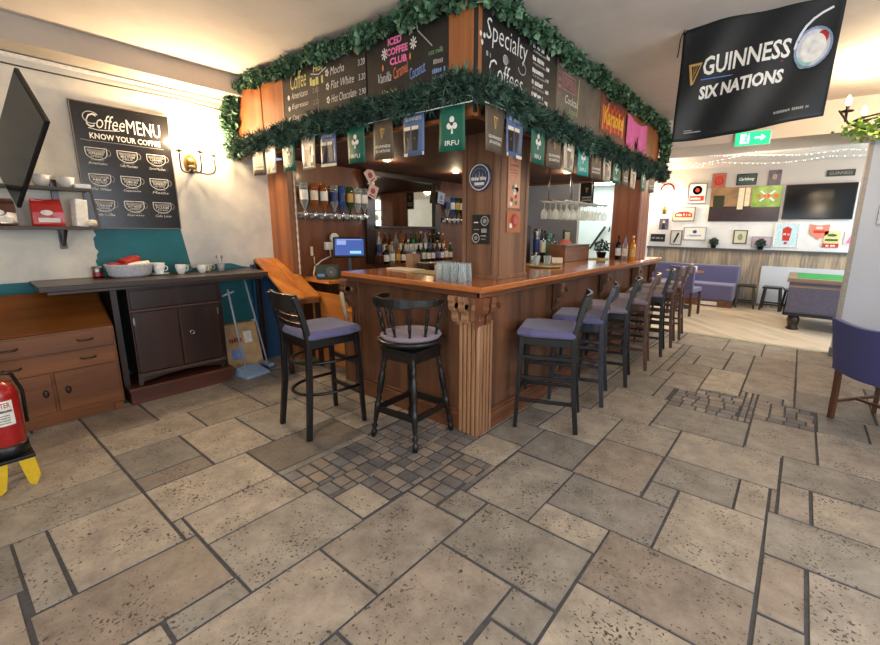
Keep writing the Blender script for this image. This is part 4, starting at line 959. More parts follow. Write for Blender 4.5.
bowl((-2.98,-1.53,1.737), .06, .085, 'white china bowl on the upper wall shelf, left of two'); bowl((-2.98,-1.395,1.737), .06, .08, 'white china bowl on the upper wall shelf, right of two')
cup((-2.97,-1.64,1.737), 'small cream jug at the left of the upper wall shelf', .03, .085, M['cream'])
m = MB(); m.box(-.035,.035,-.05,.05,0,.035); o = m.build('soap_dish', M['cup'], None, .008); tag(o, 'low white dish at the right end of the upper wall shelf', 'dish'); o.location = (-2.97,-1.305,1.737)
ZW = 1.03
# things on the worktop
m = MB(); m.lathe([(.036,0),(.036,.09),(.033,.092)], (0,0,0), (0,0,1), 18); o = m.build('tin', M['steel']); tag(o, 'small metal tin with a red band at the left of the worktop', 'tin'); o.location = (-3.02,-1.285,ZW)
m = MB(); m.lathe([(.0368,.012),(.0368,.04)], (0,0,0), (0,0,1), 18, False); m.build('red_label', M['red'], o)
def tray():
    t = MB(); rr = [(.12,0),(.145,.02),(.165,.10),(.17,.11),(.155,.11),(.14,.03),(.10,.012)]
    t.lathe(rr, (0,0,0), (0,0,1), 28); t.v = [(x*.8, y*1.0, z) for x, y, z in t.v]
    o = t.build('serving_bowl', plain('grey_white_wicker', (196,196,200), .5, 0, .2, 60)); tag(o, 'oval white wicker bowl on the worktop holding red packets', 'bowl'); o.location = (-2.93,-1.09,ZW)
tray()
rr = random.Random(2)
for k, (x, y, z, a) in enumerate([(-2.93,-1.16,1.13,.3),(-2.90,-1.03,1.13,-.2),(-2.94,-1.08,1.168,.5)]):
    m = MB(); m.box(-.035,.035,-.075,.075,-.022,.022); o = m.build('snack_packet', [M['red'], M['white'], M['red']][k], None, .008); tag(o, ['red snack packet at the left in the wicker bowl','white snack packet at the right in the wicker bowl','red and white snack packet lying on top in the wicker bowl'][k], 'packet'); o.location = (x,y,z); o.rotation_euler = (.1*k, .15, a)
    b = Board((-.03,-.065,.018), (1,0,0), (0,1,0)); b.rect(.012,.03,.036,.07,[M['white'],M['red'],M['white']][k]); b.done(o,'print')
cup((-2.93,-.88,ZW), 'white cup on a saucer beside the wicker bowl on the worktop', .046, .10, saucer=True, rz=1.5)
cup((-2.88,-.73,ZW), 'plain white mug in the middle of the worktop cups', .042, .085, rz=1.6)
cup((-2.99,-.66,ZW), 'pale green glass mug behind the white mugs on the worktop', .038, .075, plain('green_tint_china', (128,160,146), .2), rz=1.2)
cup((-2.87,-.56,ZW), 'white mug with its handle turned right on the worktop', .042, .075, rz=1.6)
cup((-2.97,-.47,ZW), 'cream patterned mug near the right end of the worktop', .038, .07, plain('cream_china', (196,192,172), .3), rz=1.3)
m = MB(); m.lathe([(.028,0),(.034,.075),(.031,.075),(.026,.005)], (0,0,0), (0,0,1), 16); o = m.build('drinking_glass', plain('frosted_grey_glass', (150,158,156), .15)); tag(o, 'small glass holding teaspoons at the right end of the worktop', 'glass'); o.location = (-2.90,-.38,ZW)
for k in range(3):
    m = MB(); a = k*2.1; tip = Vector((.03*math.cos(a), .03*math.sin(a), .14)); m.tube([(.0,0,.01), tip], .0025, 6); m.sphere(tip, .011, 8, 6, (1,.6,1.5)); s = m.build('teaspoon', M['steel']); tag(s, ['teaspoon leaning left in the small worktop glass','teaspoon leaning right in the small worktop glass','teaspoon leaning back in the small worktop glass'][k], 'spoon'); s.location = (-2.90,-.38,ZW)

# ------------------------------------------------------------------ television at the left edge
def television():
    t = thing('television', 'black wall mounted television tilted on its bracket at the left edge', 'television')
    A = Vector(TVA); Bc = Vector(TVB); Cc = Vector(TVC); D4 = A+Cc-Bc; n = (Bc-A).cross(Cc-Bc).normalized()
    if n.dot(Vector((1.6,-2.2,1.47))-Bc) < 0: n = -n
    U = (Bc-A); V = (Cc-Bc)
    def q(u, v, k): return A+U*u+V*v+n*k
    m = MB(); m.add([q(u,v,k) for k in (-.022,0) for u, v in ((0,0),(1,0),(1,1),(0,1))], [(0,1,2,3),(4,5,6,7),(0,1,5,4),(1,2,6,5),(2,3,7,6),(3,0,4,7)]); m.build('casing', M['black'], t, .004)
    m = MB(); e = .02; m.add([q(u,v,k) for k in (0,.003) for u, v in ((e,e),(1-e,e),(1-e,1-e),(e,1-e))], [(0,1,2,3),(4,5,6,7),(0,1,5,4),(1,2,6,5),(2,3,7,6),(3,0,4,7)]); m.build('screen', M['screen'], t)
    c = q(.5,.5,-.022); m = MB(); m.tube([c, c+Vector((-.15,0,0)), (-3.09, c.y, c.z)], .02, 8); m.cbox((-3.09,c.y,c.z),(.02,.2,.2)); m.build('wall_bracket', M['black'], t)
TVA, TVB, TVC = (-2.4,-1.639,2.409), (-2.1,-1.586,2.07), (-2.645,-1.717,1.567)
television()

# ------------------------------------------------------------------ fire extinguisher and folded sign
def extinguisher():
    x, y, z = EXT
    t = thing('fire_extinguisher', 'red fire extinguisher on a black stand at the left edge', 'fire extinguisher', (x,y,z)); h = .39
    m = MB(); m.lathe([(.072,0),(.078,.02),(.078,h-.07),(.070,h-.03),(.04,h),(.022,h+.01)], (0,0,.0), (0,0,1), 26); m.build('cylinder_body', M['red'], t)
    m = MB(); m.lathe([(.08,-.03),(.084,.0),(.084,.035),(.078,.04)], (0,0,0), (0,0,1), 26); m.build('base_cup', M['black'], t)
    d = Vector((1.6-x,-2.2-y,0)).normalized(); s = Vector((-d.y, d.x, 0))
    m = MB(); pts = []; n = 8
    for j in range(2):
        for i in range(n+1):
            a = -.65+1.3*i/n; v = d*math.cos(a)+s*math.sin(a); pts.append(v*.0792+Vector((0,0,.16+.14*j)))
    m.add(pts, [(i,i+1,n+2+i,n+1+i) for i in range(n)]); m.build('label_band', M['white'], t)
    b = Board((0,0,0),(1,0,0),(0,0,1),.001)
    b.warp = lambda a, zz, l: (d*math.cos(a)+s*math.sin(a))*(.0795+l)+Vector((0,0,zz))
    b.text('WATER', M['red'], -.5, .262, 1.0, .028, 0, .01); b.marks(M['blackm'],-.55,.235,1.1,.014, 1)
    for k in range(4): b.marks(M['blackm'],-.5,.215-.014*k,.9,.006, 1)
    b.done(t, 'print')
    m = MB(); m.cyl((0,0,h),(0,0,h+.05),.02).cbox((.0,0,h+.05),(.05,.03,.03)); m.build('valve', M['brass'], t)
    m = MB(); m.bar((-.02,0,h+.07),(.10,-.02,h+.10),.02,.006).bar((-.02,0,h+.06),(.10,-.02,h+.055),.02,.006); m.build('lever', plain('brass_lever', (190,170,110), .4, .4), t, .002)
    m = MB(); m.tube([(0,.02,h+.05),(-.03,.07,h+.03),(-.05,.10,h-.08),(-.04,.095,.12)],.009,8); m.build('hose', M['black'], t)
    t = thing('extinguisher_stand', 'low yellow legged stand with black plate under the fire extinguisher', 'stand', (x,y,0))
    m = MB(); m.box(-.10,.10,-.09,.09,z-.05,z-.031); m.build('shelf_plate', M['black'], t, .003)
    for s_ in (-1, 1):
        m = MB(); m.prism([(s_*.02,z-.05),(s_*.085,z-.05),(s_*.095,.06),(s_*.07,.0),(s_*.045,.02),(s_*.03,.10)], (.09,0,0), (0,1,0), (0,0,1), .012); m.build('leg', M['yellow'], t, .002)
        m = MB(); m.prism([(s_*.02,z-.05),(s_*.085,z-.05),(s_*.095,.06),(s_*.07,.0),(s_*.045,.02),(s_*.03,.10)], (-.10,0,0), (0,1,0), (0,0,1), .012); m.build('leg', M['yellow'], t, .002)
EXT = (-1.80,-2.03,.22)
extinguisher()
# ------------------------------------------------------------------ corner by the gate: brush, paper sack, hatch
def dustpan():
    t = thing('lobby_dustpan', 'pale blue long handled dustpan and brush standing by the teal wall', 'dustpan', (-2.66,-.30,0), math.radians(10)); bl = plain('pale_blue_plastic', (140,164,196), .45)
    m = MB(); m.add([(.13,-.13,0),(.13,.13,0),(-.10,.12,0),(-.10,-.12,0),(.11,-.12,.025),(.11,.12,.025),(-.06,.11,.085),(-.06,-.11,.085)], [(0,1,2,3),(4,5,6,7),(0,1,5,4),(1,2,6,5),(2,3,7,6),(3,0,4,7)]); m.build('pan', bl, t, .006)
    m = MB(); m.box(-.03,.07,-.08,.08,.058,.070); m.v = [(x,y,z-(x+.03)*.35) for x,y,z in m.v]; m.build('pan_label', M['white'], t, .003)
    m = MB(); m.tube([(-.05,-.02,.07),(-.10,-.04,.45),(-.15,-.06,.86)], .010, 8); m.bar((-.15,-.12,.80),(-.15,.0,.83),.014); m.build('handle', plain('pale_handle', (150,160,172), .4), t)
    t2 = thing('hand_brush', 'long handled blue brush standing right beside the lobby dustpan', 'brush', (-2.70,-.09,0))
    m = MB(); m.box(-.13,.05,-.03,.03,.03,.06); m.build('brush_head', bl, t2, .006)
    m = MB(); m.box(-.12,.04,-.025,.025,.0,.03); m.build('bristles', plain('bristle_grey', (70,80,100), .9), t2)
    m = MB(); m.tube([(-.04,0,.06),(-.12,-.04,.5),(-.18,-.09,.92)], .009, 8); m.build('handle', plain('pale_handle', (150,160,172), .4), t2)
dustpan()
def sack():
    t = MB(); mt = plain('paper_sack', (190,160,118), .7, 0, .2, 10)
    t.box(-.10,.02,-.20,.16,0,.46); t.v = [(x-(z*.25), y*(1-.1*z), z) for x, y, z in t.v]
    o = t.build('paper_sack', mt, None, .015); tag(o, 'brown paper sack leaning against the teal wall behind the dustpan', 'sack'); o.location = (-2.92,-.2,0)
    b = Board((.021,-.2,0),(0,1,0),(-.25,0,1),.003); b.rect(.05,.10,.12,.10,M['blue']); b.rect(.2,.25,.08,.12,M['white']); b.marks(M['red'],.05,.27,.13,.05, 1); b.done(o,'print')
sack()
def hatch():
    t = thing('bar_hatch', 'sloping orange pine hatch board between the worktop and the bar', 'hatch')
    a0, a1, b0, b1 = HAT
    A0, A1, B0, B1 = map(Vector, HAT); n = (A1-A0).cross(B0-A0).normalized()
    if n.z < 0: n = -n
    m = MB(); mid0 = (A0+A1)/2; mid1 = (B0+B1)/2
    def slab(p, q, r, s, name):
        m = MB(); m.add([v+n*k for k in (-.03,0) for v in (p,q,r,s)], [(0,1,2,3),(4,5,6,7),(0,1,5,4),(1,2,6,5),(2,3,7,6),(3,0,4,7)]); m.build(name, M['pinex'], t, .004)
    e = (A1-A0)*.01
    slab(A0, mid0-e, mid1-e, B0, 'board'); slab(mid0+e, A1, B1, mid1+e, 'board')
    m = MB(); m.bar(B0-n*.05, B1-n*.05, .03, .05); m.bar(A0-n*.05, A1-n*.05, .03, .05); m.build('batten', M['barx'], t, .003)
    for p, w_ in ((B0, A0), (B1, A1), (A0, B0), (A1, B1)):
        q = p*.93+w_*.07; m = MB(); m.bar(q-n*.04, (q.x, q.y, 0), .04, .04); m.build('leg', M['dark'], t, .003)
HAT = ((-3.04,.02,1.13),(-3.04,.36,1.12),(-2.30,-.04,.78),(-2.30,.30,.77))
hatch()
m = MB(); m.box(-3.08,-3.04,-.02,.25,.0,1.06); o = m.build('blue_board', plain('deep_blue_board', (30,72,110), .5)); tag(o, 'narrow deep blue board standing behind the upper end of the hatch', 'board')
def gate():
    t = thing('bar_gate', 'low orange wooden gate closing the gap beside the bar', 'gate', (-1.95,.34,0))
    def L(mb): mb.v = [(x+1.95, y-.34, z) for x, y, z in mb.v]; return mb
    m = MB(); m.box(-2.5,-1.52,.33,.355,.05,.80); L(m).build('panel', M['pinex'], t, .003)
    m = MB(); m.box(-1.80,-1.50,.20,.33,.60,.70); L(m).build('step_box', M['pinex'], t, .003)
    m = MB(); m.box(-1.80,-1.50,.21,.32,.0,.60); L(m).build('step_base', M['bar'], t, .003)
gate()
def socket(loc, U, N, label, plug=True):
    U = Vector(U); N = Vector(N); t = thing('wall_socket', label, 'socket', loc)
    m = MB(); m.prism([(-.075,-.043),(.075,-.043),(.075,.043),(-.075,.043)], (0,0,0), U, (0,0,1), .012); m.build('face_plate', M['white'], t, .004)
    b = Board(N*.012, U, (0,0,1))
    for x in (-.04,.04):
        for dx, dy in ((0,.012),(-.01,-.008),(.01,-.008)): b.rect(x+dx-.003, dy-.004, .006, .008, M['black'])
    b.done(t, 'pin_slots')
socket((-3.10,.02,.42), (0,1,0), (1,0,0), 'white double wall socket low on the teal wall by the dustpan')
# ------------------------------------------------------------------ behind the bar
def glassmat(name, col, dens=.35):
    if name in MATS: return MATS[name]
    m = bpy.data.materials.new(name); m.use_nodes = True; t = m.node_tree; t.nodes.clear()
    o = t.nodes.new('ShaderNodeOutputMaterial'); tr = t.nodes.new('ShaderNodeBsdfTransparent'); b = t.nodes.new('ShaderNodeBsdfPrincipled')
    mx = t.nodes.new('ShaderNodeMixShader'); lw = t.nodes.new('ShaderNodeLayerWeight'); lw.inputs[0].default_value = .35
    mr = t.nodes.new('ShaderNodeMapRange'); mr.inputs[3].default_value = dens*.5; mr.inputs[4].default_value = min(1, dens+.5)
    c = lin(col); b.inputs['Base Color'].default_value = c; b.inputs['Roughness'].default_value = .06; b.inputs['Specular IOR Level'].default_value = .9
    tr.inputs[0].default_value = tuple(min(1, x*.5+.5) for x in c[:3])+(1,)
    n = t.nodes.new('ShaderNodeTexNoise'); n.inputs['Scale'].default_value = 40; bp = t.nodes.new('ShaderNodeBump'); bp.inputs['Strength'].default_value = .05
    t.links.new(n.outputs['Fac'], bp.inputs['Height']); t.links.new(bp.outputs[0], b.inputs['Normal'])
    t.links.new(lw.outputs['Facing'], mr.inputs[0]); t.links.new(mr.outputs[0], mx.inputs[0]); t.links.new(tr.outputs[0], mx.inputs[1]); t.links.new(b.outputs[0], mx.inputs[2]); t.links.new(mx.outputs[0], o.inputs[0])
    MATS[name] = m; return m
GL = dict(clear=glassmat('pale_glass', (226,236,238), .24), green=glassmat('green_bottle_glass', (40,92,48), .8), brown=glassmat('brown_bottle_glass', (84,46,22), .85),
          blue=glassmat('blue_bottle_glass', (60,110,190), .7), amber=glassmat('amber_spirit', (190,112,40), .75), black=plain('black_bottle_glass', (18,18,20), .1), wine=plain('dark_wine_glass', (30,14,18), .1), gold=glassmat('golden_liquid', (238,168,30), .9))
GN = dict(clear='clear', green='green', brown='brown', blue='blue', amber='amber', black='black', wine='dark red', gold='golden')
LC = dict(white=M['white'], cream=M['cream'], red=M['red'], blackl=M['blackm'], bluel=plain('navy_label', (36,56,110), .5), gold=plain('gold_label', (190,150,70), .4), purple=plain('violet_label', (96,80,140), .5), greenl=plain('green_label', (60,130,80), .5))
LN = dict(white='white', cream='cream', red='red', blackl='black', bluel='navy', gold='gold', purple='violet', greenl='green')
def bottle(loc, h, r, g, l, label, grp=None, inverted=False):
    sh = R.choice([0,1,2])
    pr = [(r*.92,0),(r,.006),(r,h*(.58,.52,.62)[sh]),(r*.8,h*(.66,.64,.67)[sh]),(r*.36,h*(.74,.76,.72)[sh]),(r*.32,h*.92),(r*.38,h*.925),(r*.38,h*.945)]
    o = MB().lathe(pr, (0,0,0), (0,0,1), 14).build('bottle', GL[g]); tag(o, label, 'bottle', grp)
    MB().lathe([(r*1.015,h*.14),(r*1.015,h*.46)], (0,0,0), (0,0,1), 14, False).build('paper_label', LC[l], o)
    MB().lathe([(r*.4,h*.915),(r*.4,h),(r*.1,h)], (0,0,0), (0,0,1), 10).build('cap', LC[R.choice(list(LC))], o)
    b = Board((0,0,0),(1,0,0),(0,0,1),.001); ca = math.atan2(-2.2-loc[1], 1.6-loc[0])
    b.warp = lambda a, z, k: Vector((math.cos(ca+a)*(r*1.02+k), math.sin(ca+a)*(r*1.02+k), z))
    pm = M['board'] if l in ('white','cream','gold') else M['white']
    b.rect(-.6,h*.36,1.2,h*.04,pm); b.rect(-.5,h*.25,1.0,h*.06,LC['red'] if l != 'red' else M['white']); b.done(o, 'print')
    o.location = loc
    if inverted: o.rotation_euler = (PI, 0, 0)
    return o
point('grey_wall_fill', (-1.6,4.6,2.6), 9, (1,.9,.78), .08)  # added fill light, brightens the grey wall past the canopy; no fitting there
def back_bar():
    t = thing('back_bar_shelf', 'dark timber back bar shelf unit along the wall behind the counter', 'shelf unit', (-2.5,2,0))
    def L(mb): mb.v = [(x+2.5, y-2, z) for x, y, z in mb.v]; return mb
    m = MB(); m.box(-2.75,-2.28,.62,3.78,.90,.95); L(m).build('worktop_board', M['darkx'], t, .004)
    m = MB(); m.box(-2.75,-2.32,.64,3.76,.0,.90); L(m).build('carcass', M['bar'], t)
    for y in (.9,1.7,2.5,3.3):
        m = MB(); m.box(-2.325,-2.31,y-.36,y+.36,.08,.86); L(m); d = m.build('door', M['bar'], t, .004)
        h = MB(); h.sphere((-2.30,y+.3,.5),.015,8,6); L(h).build('knob', M['brass'], d)
    m = MB(); m.box(-2.75,-2.42,1.36,2.72,.95,1.02); L(m).build('bottle_step', M['barx'], t, .003)
    m = MB(); m.box(-2.75,-2.60,1.36,2.72,1.02,1.12); L(m).build('bottle_step', M['barx'], t, .003)
    m = MB(); m.box(-2.75,-2.24,.37,.62,.885,.925); L(m).build('side_ledge', M['pinex'], t, .004)
    m = MB(); m.box(-2.75,-2.70,1.26,1.40,1.02,2.14).box(-2.75,-2.70,2.50,2.62,1.02,2.14).box(-2.75,-2.68,1.26,2.62,2.09,2.15).box(-2.75,-2.66,1.40,2.50,1.46,1.49); L(m).build('mirror_surround', M['dark'], t, .003)
    f = MB(); f.box(-2.745,-2.735,1.40,2.50,1.49,2.09); L(f).build('mirror', plain('silvered_mirror', (150,142,126), .03, 1, 0), t)
back_bar()
def optic(y, g, l, lab, grp, x=-2.66):
    t = thing('optic_bottle', lab, 'bottle', (x,y,1.64), 0, grp); r = .041; h = .27
    m = MB(); m.lathe([(.010,-.02),(.012,.02),(r*.6,.05),(r,.085),(r,h),(r*.9,h+.012)], (0,0,0), (0,0,1), 14); m.build('glass_body', GL[g], t)
    m = MB(); m.lathe([(r*1.02,.11),(r*1.02,.21)], (0,0,0), (0,0,1), 14, False); m.build('paper_label', LC[l], t)
    m = MB(); m.lathe([(.012,0),(.020,-.012),(.020,-.075),(.008,-.085),(.008,-.11)], (0,0,-.005), (0,0,1), 12); m.bar((0,0,-.05),(.045,0,-.05),.012); m.build('dispenser', M['chrome'], t)
def optics():
    G = 'spirit bottles on the optic rail left of the mirror'
    o = MB().box(-2.75,-2.66,.33,1.27,1.595,1.615).box(-2.75,-2.72,.33,1.27,1.56,1.62).box(-2.75,-2.70,.33,1.27,1.885,1.895).build('optic_rail', M['steel'], None, .002); tag(o, 'metal rail holding eight upturned spirit bottles left of the mirror', 'rail')
    for i, (y, g, l) in enumerate(zip([.41,.53,.65,.78,.88,.99,1.10,1.20], ['clear','amber','amber','clear','blue','green','clear','clear'], ['white','cream','white','bluel','bluel','gold','white','white'])):
        optic(y, g, l, '%s upturned spirit bottle with %s label, %s from the left on the optic rail' % (GN[g], LN[l], ORD[i]), G)
    o = MB().box(-2.75,-2.66,2.66,3.28,1.595,1.615).box(-2.75,-2.72,2.66,3.28,1.56,1.62).build('optic_rail', M['steel'], None, .002); tag(o, 'shorter metal rail of upturned spirit bottles right of the mirror', 'rail')
    for i, (y, g, l) in enumerate(zip([2.72,2.83,2.94,3.05,3.16], ['clear','blue','green','brown','clear'], ['bluel','white','gold','cream','red'])):
        optic(y, g, l, '%s upturned spirit bottle, %s label, %s from the mirror on the right rail' % (GN[g], LN[l], ORD[i]), 'spirit bottles on the optic rail right of the mirror')
optics()
def shelf_bottles():
    rr = random.Random(12); gs = ['black','clear','wine','green','clear','brown','black','clear','black','amber']; ls = list(LC)
    ls = ['white','white','cream','purple','bluel','cream','white','gold','white']
    for i in range(14):
        g = rr.choice(gs); l = rr.choice(ls); y = 1.42+.094*i
        bottle((-2.68,y,1.12), rr.uniform(.27,.31), .033, g, l, '%s bottle, %s label, %s from left in the rear row under the mirror' % (GN[g], LN[l], ORD[i]), 'rear row of bottles under the mirror')
    for i in range(14):
        g = rr.choice(gs); l = rr.choice(ls); y = 1.40+.094*i
        bottle((-2.52,y,1.02), rr.uniform(.24,.30), .035, g, l, '%s bottle, %s label, %s from left in the front row under the mirror' % (GN[g], LN[l], ORD[i]), 'front row of bottles under the mirror')
shelf_bottles()
def till():
    t = thing('till_screen', 'black touch screen till with a lit blue display behind the bar', 'till', (-2.45,.80,.95), math.radians(52)); 
    m = MB(); m.lathe([(.10,0),(.10,.02),(.03,.03)], (0,0,0), (0,0,1), 20); m.bar((0,0,.02),(0,.03,.22),.10,.04,(1,0,0)); m.build('stand', M['black'], t, .004)
    a = Matrix.Translation((0,-.02,.30)) @ Matrix.Rotation(math.radians(-18), 4, 'X')
    m = MB(); m.box(-.175,.175,0,.03,-.115,.115,a); m.build('casing', M['black'], t, .005)
    m = MB(); m.box(-.155,.155,-.003,0,-.095,.095,a); s = m.build('display', plain('lit_blue_display', (70,96,170), .2, emit=.6, noise=.05), t)
    b = Board(a @ Vector((-.155,-.003,-.095)), a.to_3x3() @ Vector((1,0,0)), a.to_3x3() @ Vector((0,0,1))); lt = plain('display_light_blue', (150,176,236), .3, emit=.5, noise=.0)
    b.rect(.02,.12,.10,.05,lt); b.rect(.16,.02,.12,.03,plain('display_cyan',(140,214,236),.3,emit=.7,noise=0)); b.rect(.02,.175,.27,.008,lt); b.done(s, 'print')
till()
def behind_bar_bits():
    t = thing('radio', 'dark green workshop radio with a round speaker on the orange ledge', 'radio', (-2.36,.45,.925), math.radians(48))
    m = MB(); m.box(-.115,.115,-.05,.05,.0,.15); m.build('casing', plain('dark_green_plastic', (46,62,44), .5), t, .012)
    m = MB(); m.lathe([(.055,0),(.058,.006),(.05,.010)], (.04,-.05,.08), (0,-1,0), 22); m.build('speaker', plain('speaker_grey', (90,92,84), .5), t)
    m = MB(); m.lathe([(.010,0),(.010,.006)], (.04,-.06,.08), (0,-1,0), 12); m.build('speaker_cap', M['steel'], t)
    m = MB(); m.box(-.10,-.03,-.056,-.05,.03,.06); m.build('blue_display', M['blue'], t)
    m = MB(); m.tube([(-.11,.0,.13),(-.13,-.01,.17),(-.13,.0,.24)], .006, 6); m.build('aerial', M['steel'], t)
    t = thing('wall_charger', 'white plug box with a round timer and trailing cable on the timber wall', 'plug', (-2.75,.77,1.27))
    m = MB(); m.box(0,.05,-.10,.05,-.06,.03); m.build('plug_box', M['white'], t, .008)
    m = MB(); m.lathe([(.055,0),(.055,.03),(.045,.035)], (.02,.02,.075), (1,0,0), 22); m.build('round_timer', M['white'], t)
    m = MB(); m.tube([(.05,-.05,-.06),(.08,-.07,-.13),(.10,-.20,-.17),(.12,-.30,-.23),(.13,-.33,-.31),(.13,-.32,-.335)], .008, 6); m.build('cable', M['cream'], t)
    o = MB().tube([(-2.70,.33,2.12-.04*i) for i in range(30)], .008, 6, rs=[.006+.006*(i % 2) for i in range(30)]).build('bead_string', M['cream']); tag(o, 'string of pale beads hanging down the timber edge left of the optics', 'beads')
    for i, (y, z, h, lab) in enumerate([(.50,1.15,.10,'small cream card strip pinned on the timber wall left of the plug'),(1.18,1.30,.05,'small white card pinned above the till'),(1.46,1.20,.16,'narrow pale strip hanging between the till and the bottles')]):
        o = MB().box(-2.75,-2.745,y,y+.03,z,z+h).build('card', M['cream']); tag(o, lab, 'card')
    for i, (y, z, a, lab) in enumerate([(1.30,2.08,.6,'upper of two tilted pink beer mats beside the mirror'),(1.33,1.90,-.4,'lower of two tilted pink beer mats beside the mirror'),(2.58,1.90,-.15,'tilted pale blue beer mat on the right edge of the mirror')]):
        o = MB().box(0,.004,-.07,.07,-.08,.08).build('beer_mat', plain('pale_pink_card', (216,186,184), .6) if i < 2 else plain('pale_blue_card', (190,202,226), .6)); tag(o, lab, 'beer mat')
        o.location = (-2.66,y,z); o.rotation_euler = (a,0,0)
        b = Board((.004,-.07,-.08),(0,1,0),(0,0,1)); b.ell(.07,.085,.035,.035,plain('mat_red_mark',(150,70,80),.6) if i < 2 else M['blue']); b.rect(.03,.02,.08,.012,M['blackm']); b.done(o,'print')
    # bits on the front leg of the bar
    for i, (x0, x1, y0, y1, m_, lab) in enumerate([(-1.38,-1.04,.40,.56,M['cream'],'folded cream bar towel at the left end of the counter'),(-1.02,-.66,.34,.52,plain('khaki_towel',(178,166,126),.9),'khaki bar towel lying on the counter beside the pint glasses')]):
        o = MB().box(x0,x1,y0,y1,1.101,1.113).build('bar_towel', m_, None, .004); tag(o, lab, 'towel')
    for i, (x, y, sx, sy, h, mm, lab) in enumerate([(-1.38,.56+.18,.10,.10,.16,plain('cork_tan',(150,120,90),.7),'tan round caddy behind the cream bar towel'),(-1.20,.75,.16,.12,.09,M['dark'],'dark square box behind the cream bar towel'),(-1.0,.78,.16,.12,.08,M['cream'],'cream napkin box behind the bar towels'),(-.74,.80,.22,.14,.10,plain('smoky_plastic',(96,92,84),.2),'smoky plastic caddy behind the khaki towel')]):
        m = MB(); m.box(x-sx/2,x+sx/2,y-sy/2,y+sy/2,1.0,1.06+h).box(x-sx/2+.01,x+sx/2-.01,y-sy/2+.01,y+sy/2-.01,1.06+h,1.065+h); o = m.build('bar_caddy', mm, None, .006); tag(o, lab, 'caddy')
    o = MB().box(-1.45,-.63,.61,.92,.96,1.0).build('inner_bench', M['steel'], None, .004); tag(o, 'low steel inner bench behind the front of the bar', 'bench')
    o = MB().box(-1.02,-.62,.94,4.2,.96,1.0).build('inner_bench', M['steel'], None, .004); tag(o, 'long steel inner bench behind the side of the bar', 'bench')
    for o_ in (o,):
        pass
    for y in (.96, 2.4, 4.1): MB().box(-.98,-.94,y,y+.04,0,.96).build('leg', M['steel'], o)
    def pint(loc, lab, g, r=.038, h=.15, inv=True):
        pr = [(r*.78,0),(r*.86,h*.5),(r,h),(r*.93,h),(r*.80,h*.5),(r*.70,.012)]
        if inv: pr = [(a, h-b) for a, b in pr]
        o = MB().lathe(pr, (0,0,0), (0,0,1), 16, False).build('pint_glass', GL['clear']); tag(o, lab, 'glass', g); o.location = loc; return o
    k = 0
    for i in range(4):
        for j in range(2):
            pint((-.50+.072*i-.01*j,.15+.075*j,1.101), ['front','rear'][j]+' row pint glass beside the bar pillar, '+ORD[i]+' from the left', 'upturned pint glasses beside the pillar', .031, .13)
    # tray of small glasses right of the pillar
    m = MB(); m.lathe([(.16,0),(.19,.008),(.195,.02),(.18,.012)], (0,0,0), (0,0,1), 28); o = m.build('round_tray', plain('brass_tray', (196,180,130), .3, .6)); tag(o, 'round brass coloured tray on the counter right of the pillar', 'tray'); o.location = (-.48,1.72,1.101)
    for i, (x, y) in enumerate([(-.53,1.62),(-.60,1.78),(-.50,1.83)]):
        pint((x,y,1.115), 'short glass on the round tray, '+['nearest the pillar','nearest the bar staff side','farthest from the pillar'][i], 'short glasses on the round tray', .042, .09, False)
    o = MB().box(-.06,.06,-.06,.06,0,.06).build('napkin_block', M['cream'], None, .004); tag(o, 'small cream block of napkins beside the wooden box on the counter', 'napkins'); o.location = (-.60,2.26,1.101); o.rotation_euler = (0,0,.5)
    # wooden box screen
    m = MB(); m.box(-.80,-.58,2.42,3.12,1.101,1.285).box(-.81,-.57,2.41,3.13,1.285,1.30); o = m.build('wooden_box', M['bary'], None, .004); tag(o, 'long reddish wooden box standing on the counter in front of the taps', 'box')
    # black cooler and beer fonts
    t = thing('bottle_cooler', 'black upright cooler between the pillar and the taps', 'cooler', (-1.20,2.35,1.06)); 
    m = MB(); m.box(-.16,.10,-.16,.16,0,.46); m.build('cabinet', M['black'], t, .006)
    o = MB().box(-1.42,-.98,2.02,3.9,1.02,1.06).build('service_table', M['pinex'], None, .004); tag(o, 'orange wooden service table behind the side of the bar', 'table')
    for x in (-1.38,-1.06):
        for y in (2.06,3.8): MB().box(x,x+.04,y,y+.04,0,1.02).build('leg', M['pine'], o)
    FT = [('tall silver beer font beside the black cooler',2.66,.42,M['steel'],'bluel'),('black beer font with a pale label, second of the taps',2.82,.40,M['black'],'white'),('teal beer font, third of the taps',2.97,.36,plain('teal_font',(60,140,130),.3),'greenl')]
    for lab, y, h, mm, l in FT:
        t = thing('beer_font', lab, 'beer tap', (-1.10,y,1.06))
        m = MB(); m.lathe([(.05,0),(.055,.02),(.042,.05),(.042,h-.08),(.05,h-.04),(.04,h),(.01,h+.005)], (0,0,0), (0,0,1), 18); m.build('column', mm, t)
        m = MB(); m.lathe([(.0435,h*.3),(.0435,h*.7)], (0,0,0), (0,0,1), 18, False); m.build('badge', LC[l], t)
        m = MB(); m.tube([(.04,0,h*.75),(.09,0,h*.75),(.10,0,h*.62)], .010, 8); m.bar((.06,0,h*.78),(.09,0,h*.98),.014,.02,(0,1,0)); m.build('tap', M['chrome'], t)
    for i, (y, g, l, lab) in enumerate([(3.14,'green','greenl','green bottle with green label beside the beer fonts'),(3.24,'clear','greenl','pale bottle with green label beside the leafy plant')]):
        bottle((-1.12,y,1.06), .24, .034, g, l, lab)
    plant((-1.12,3.08,1.06), .30, 120, .045, 'pot of pale green leaves behind the wooden box', 'leaf3')
    t = thing('lamp_shade_ornament', 'round coral ornament on a stem behind the wooden box', 'ornament', (-1.10,3.50,1.06))
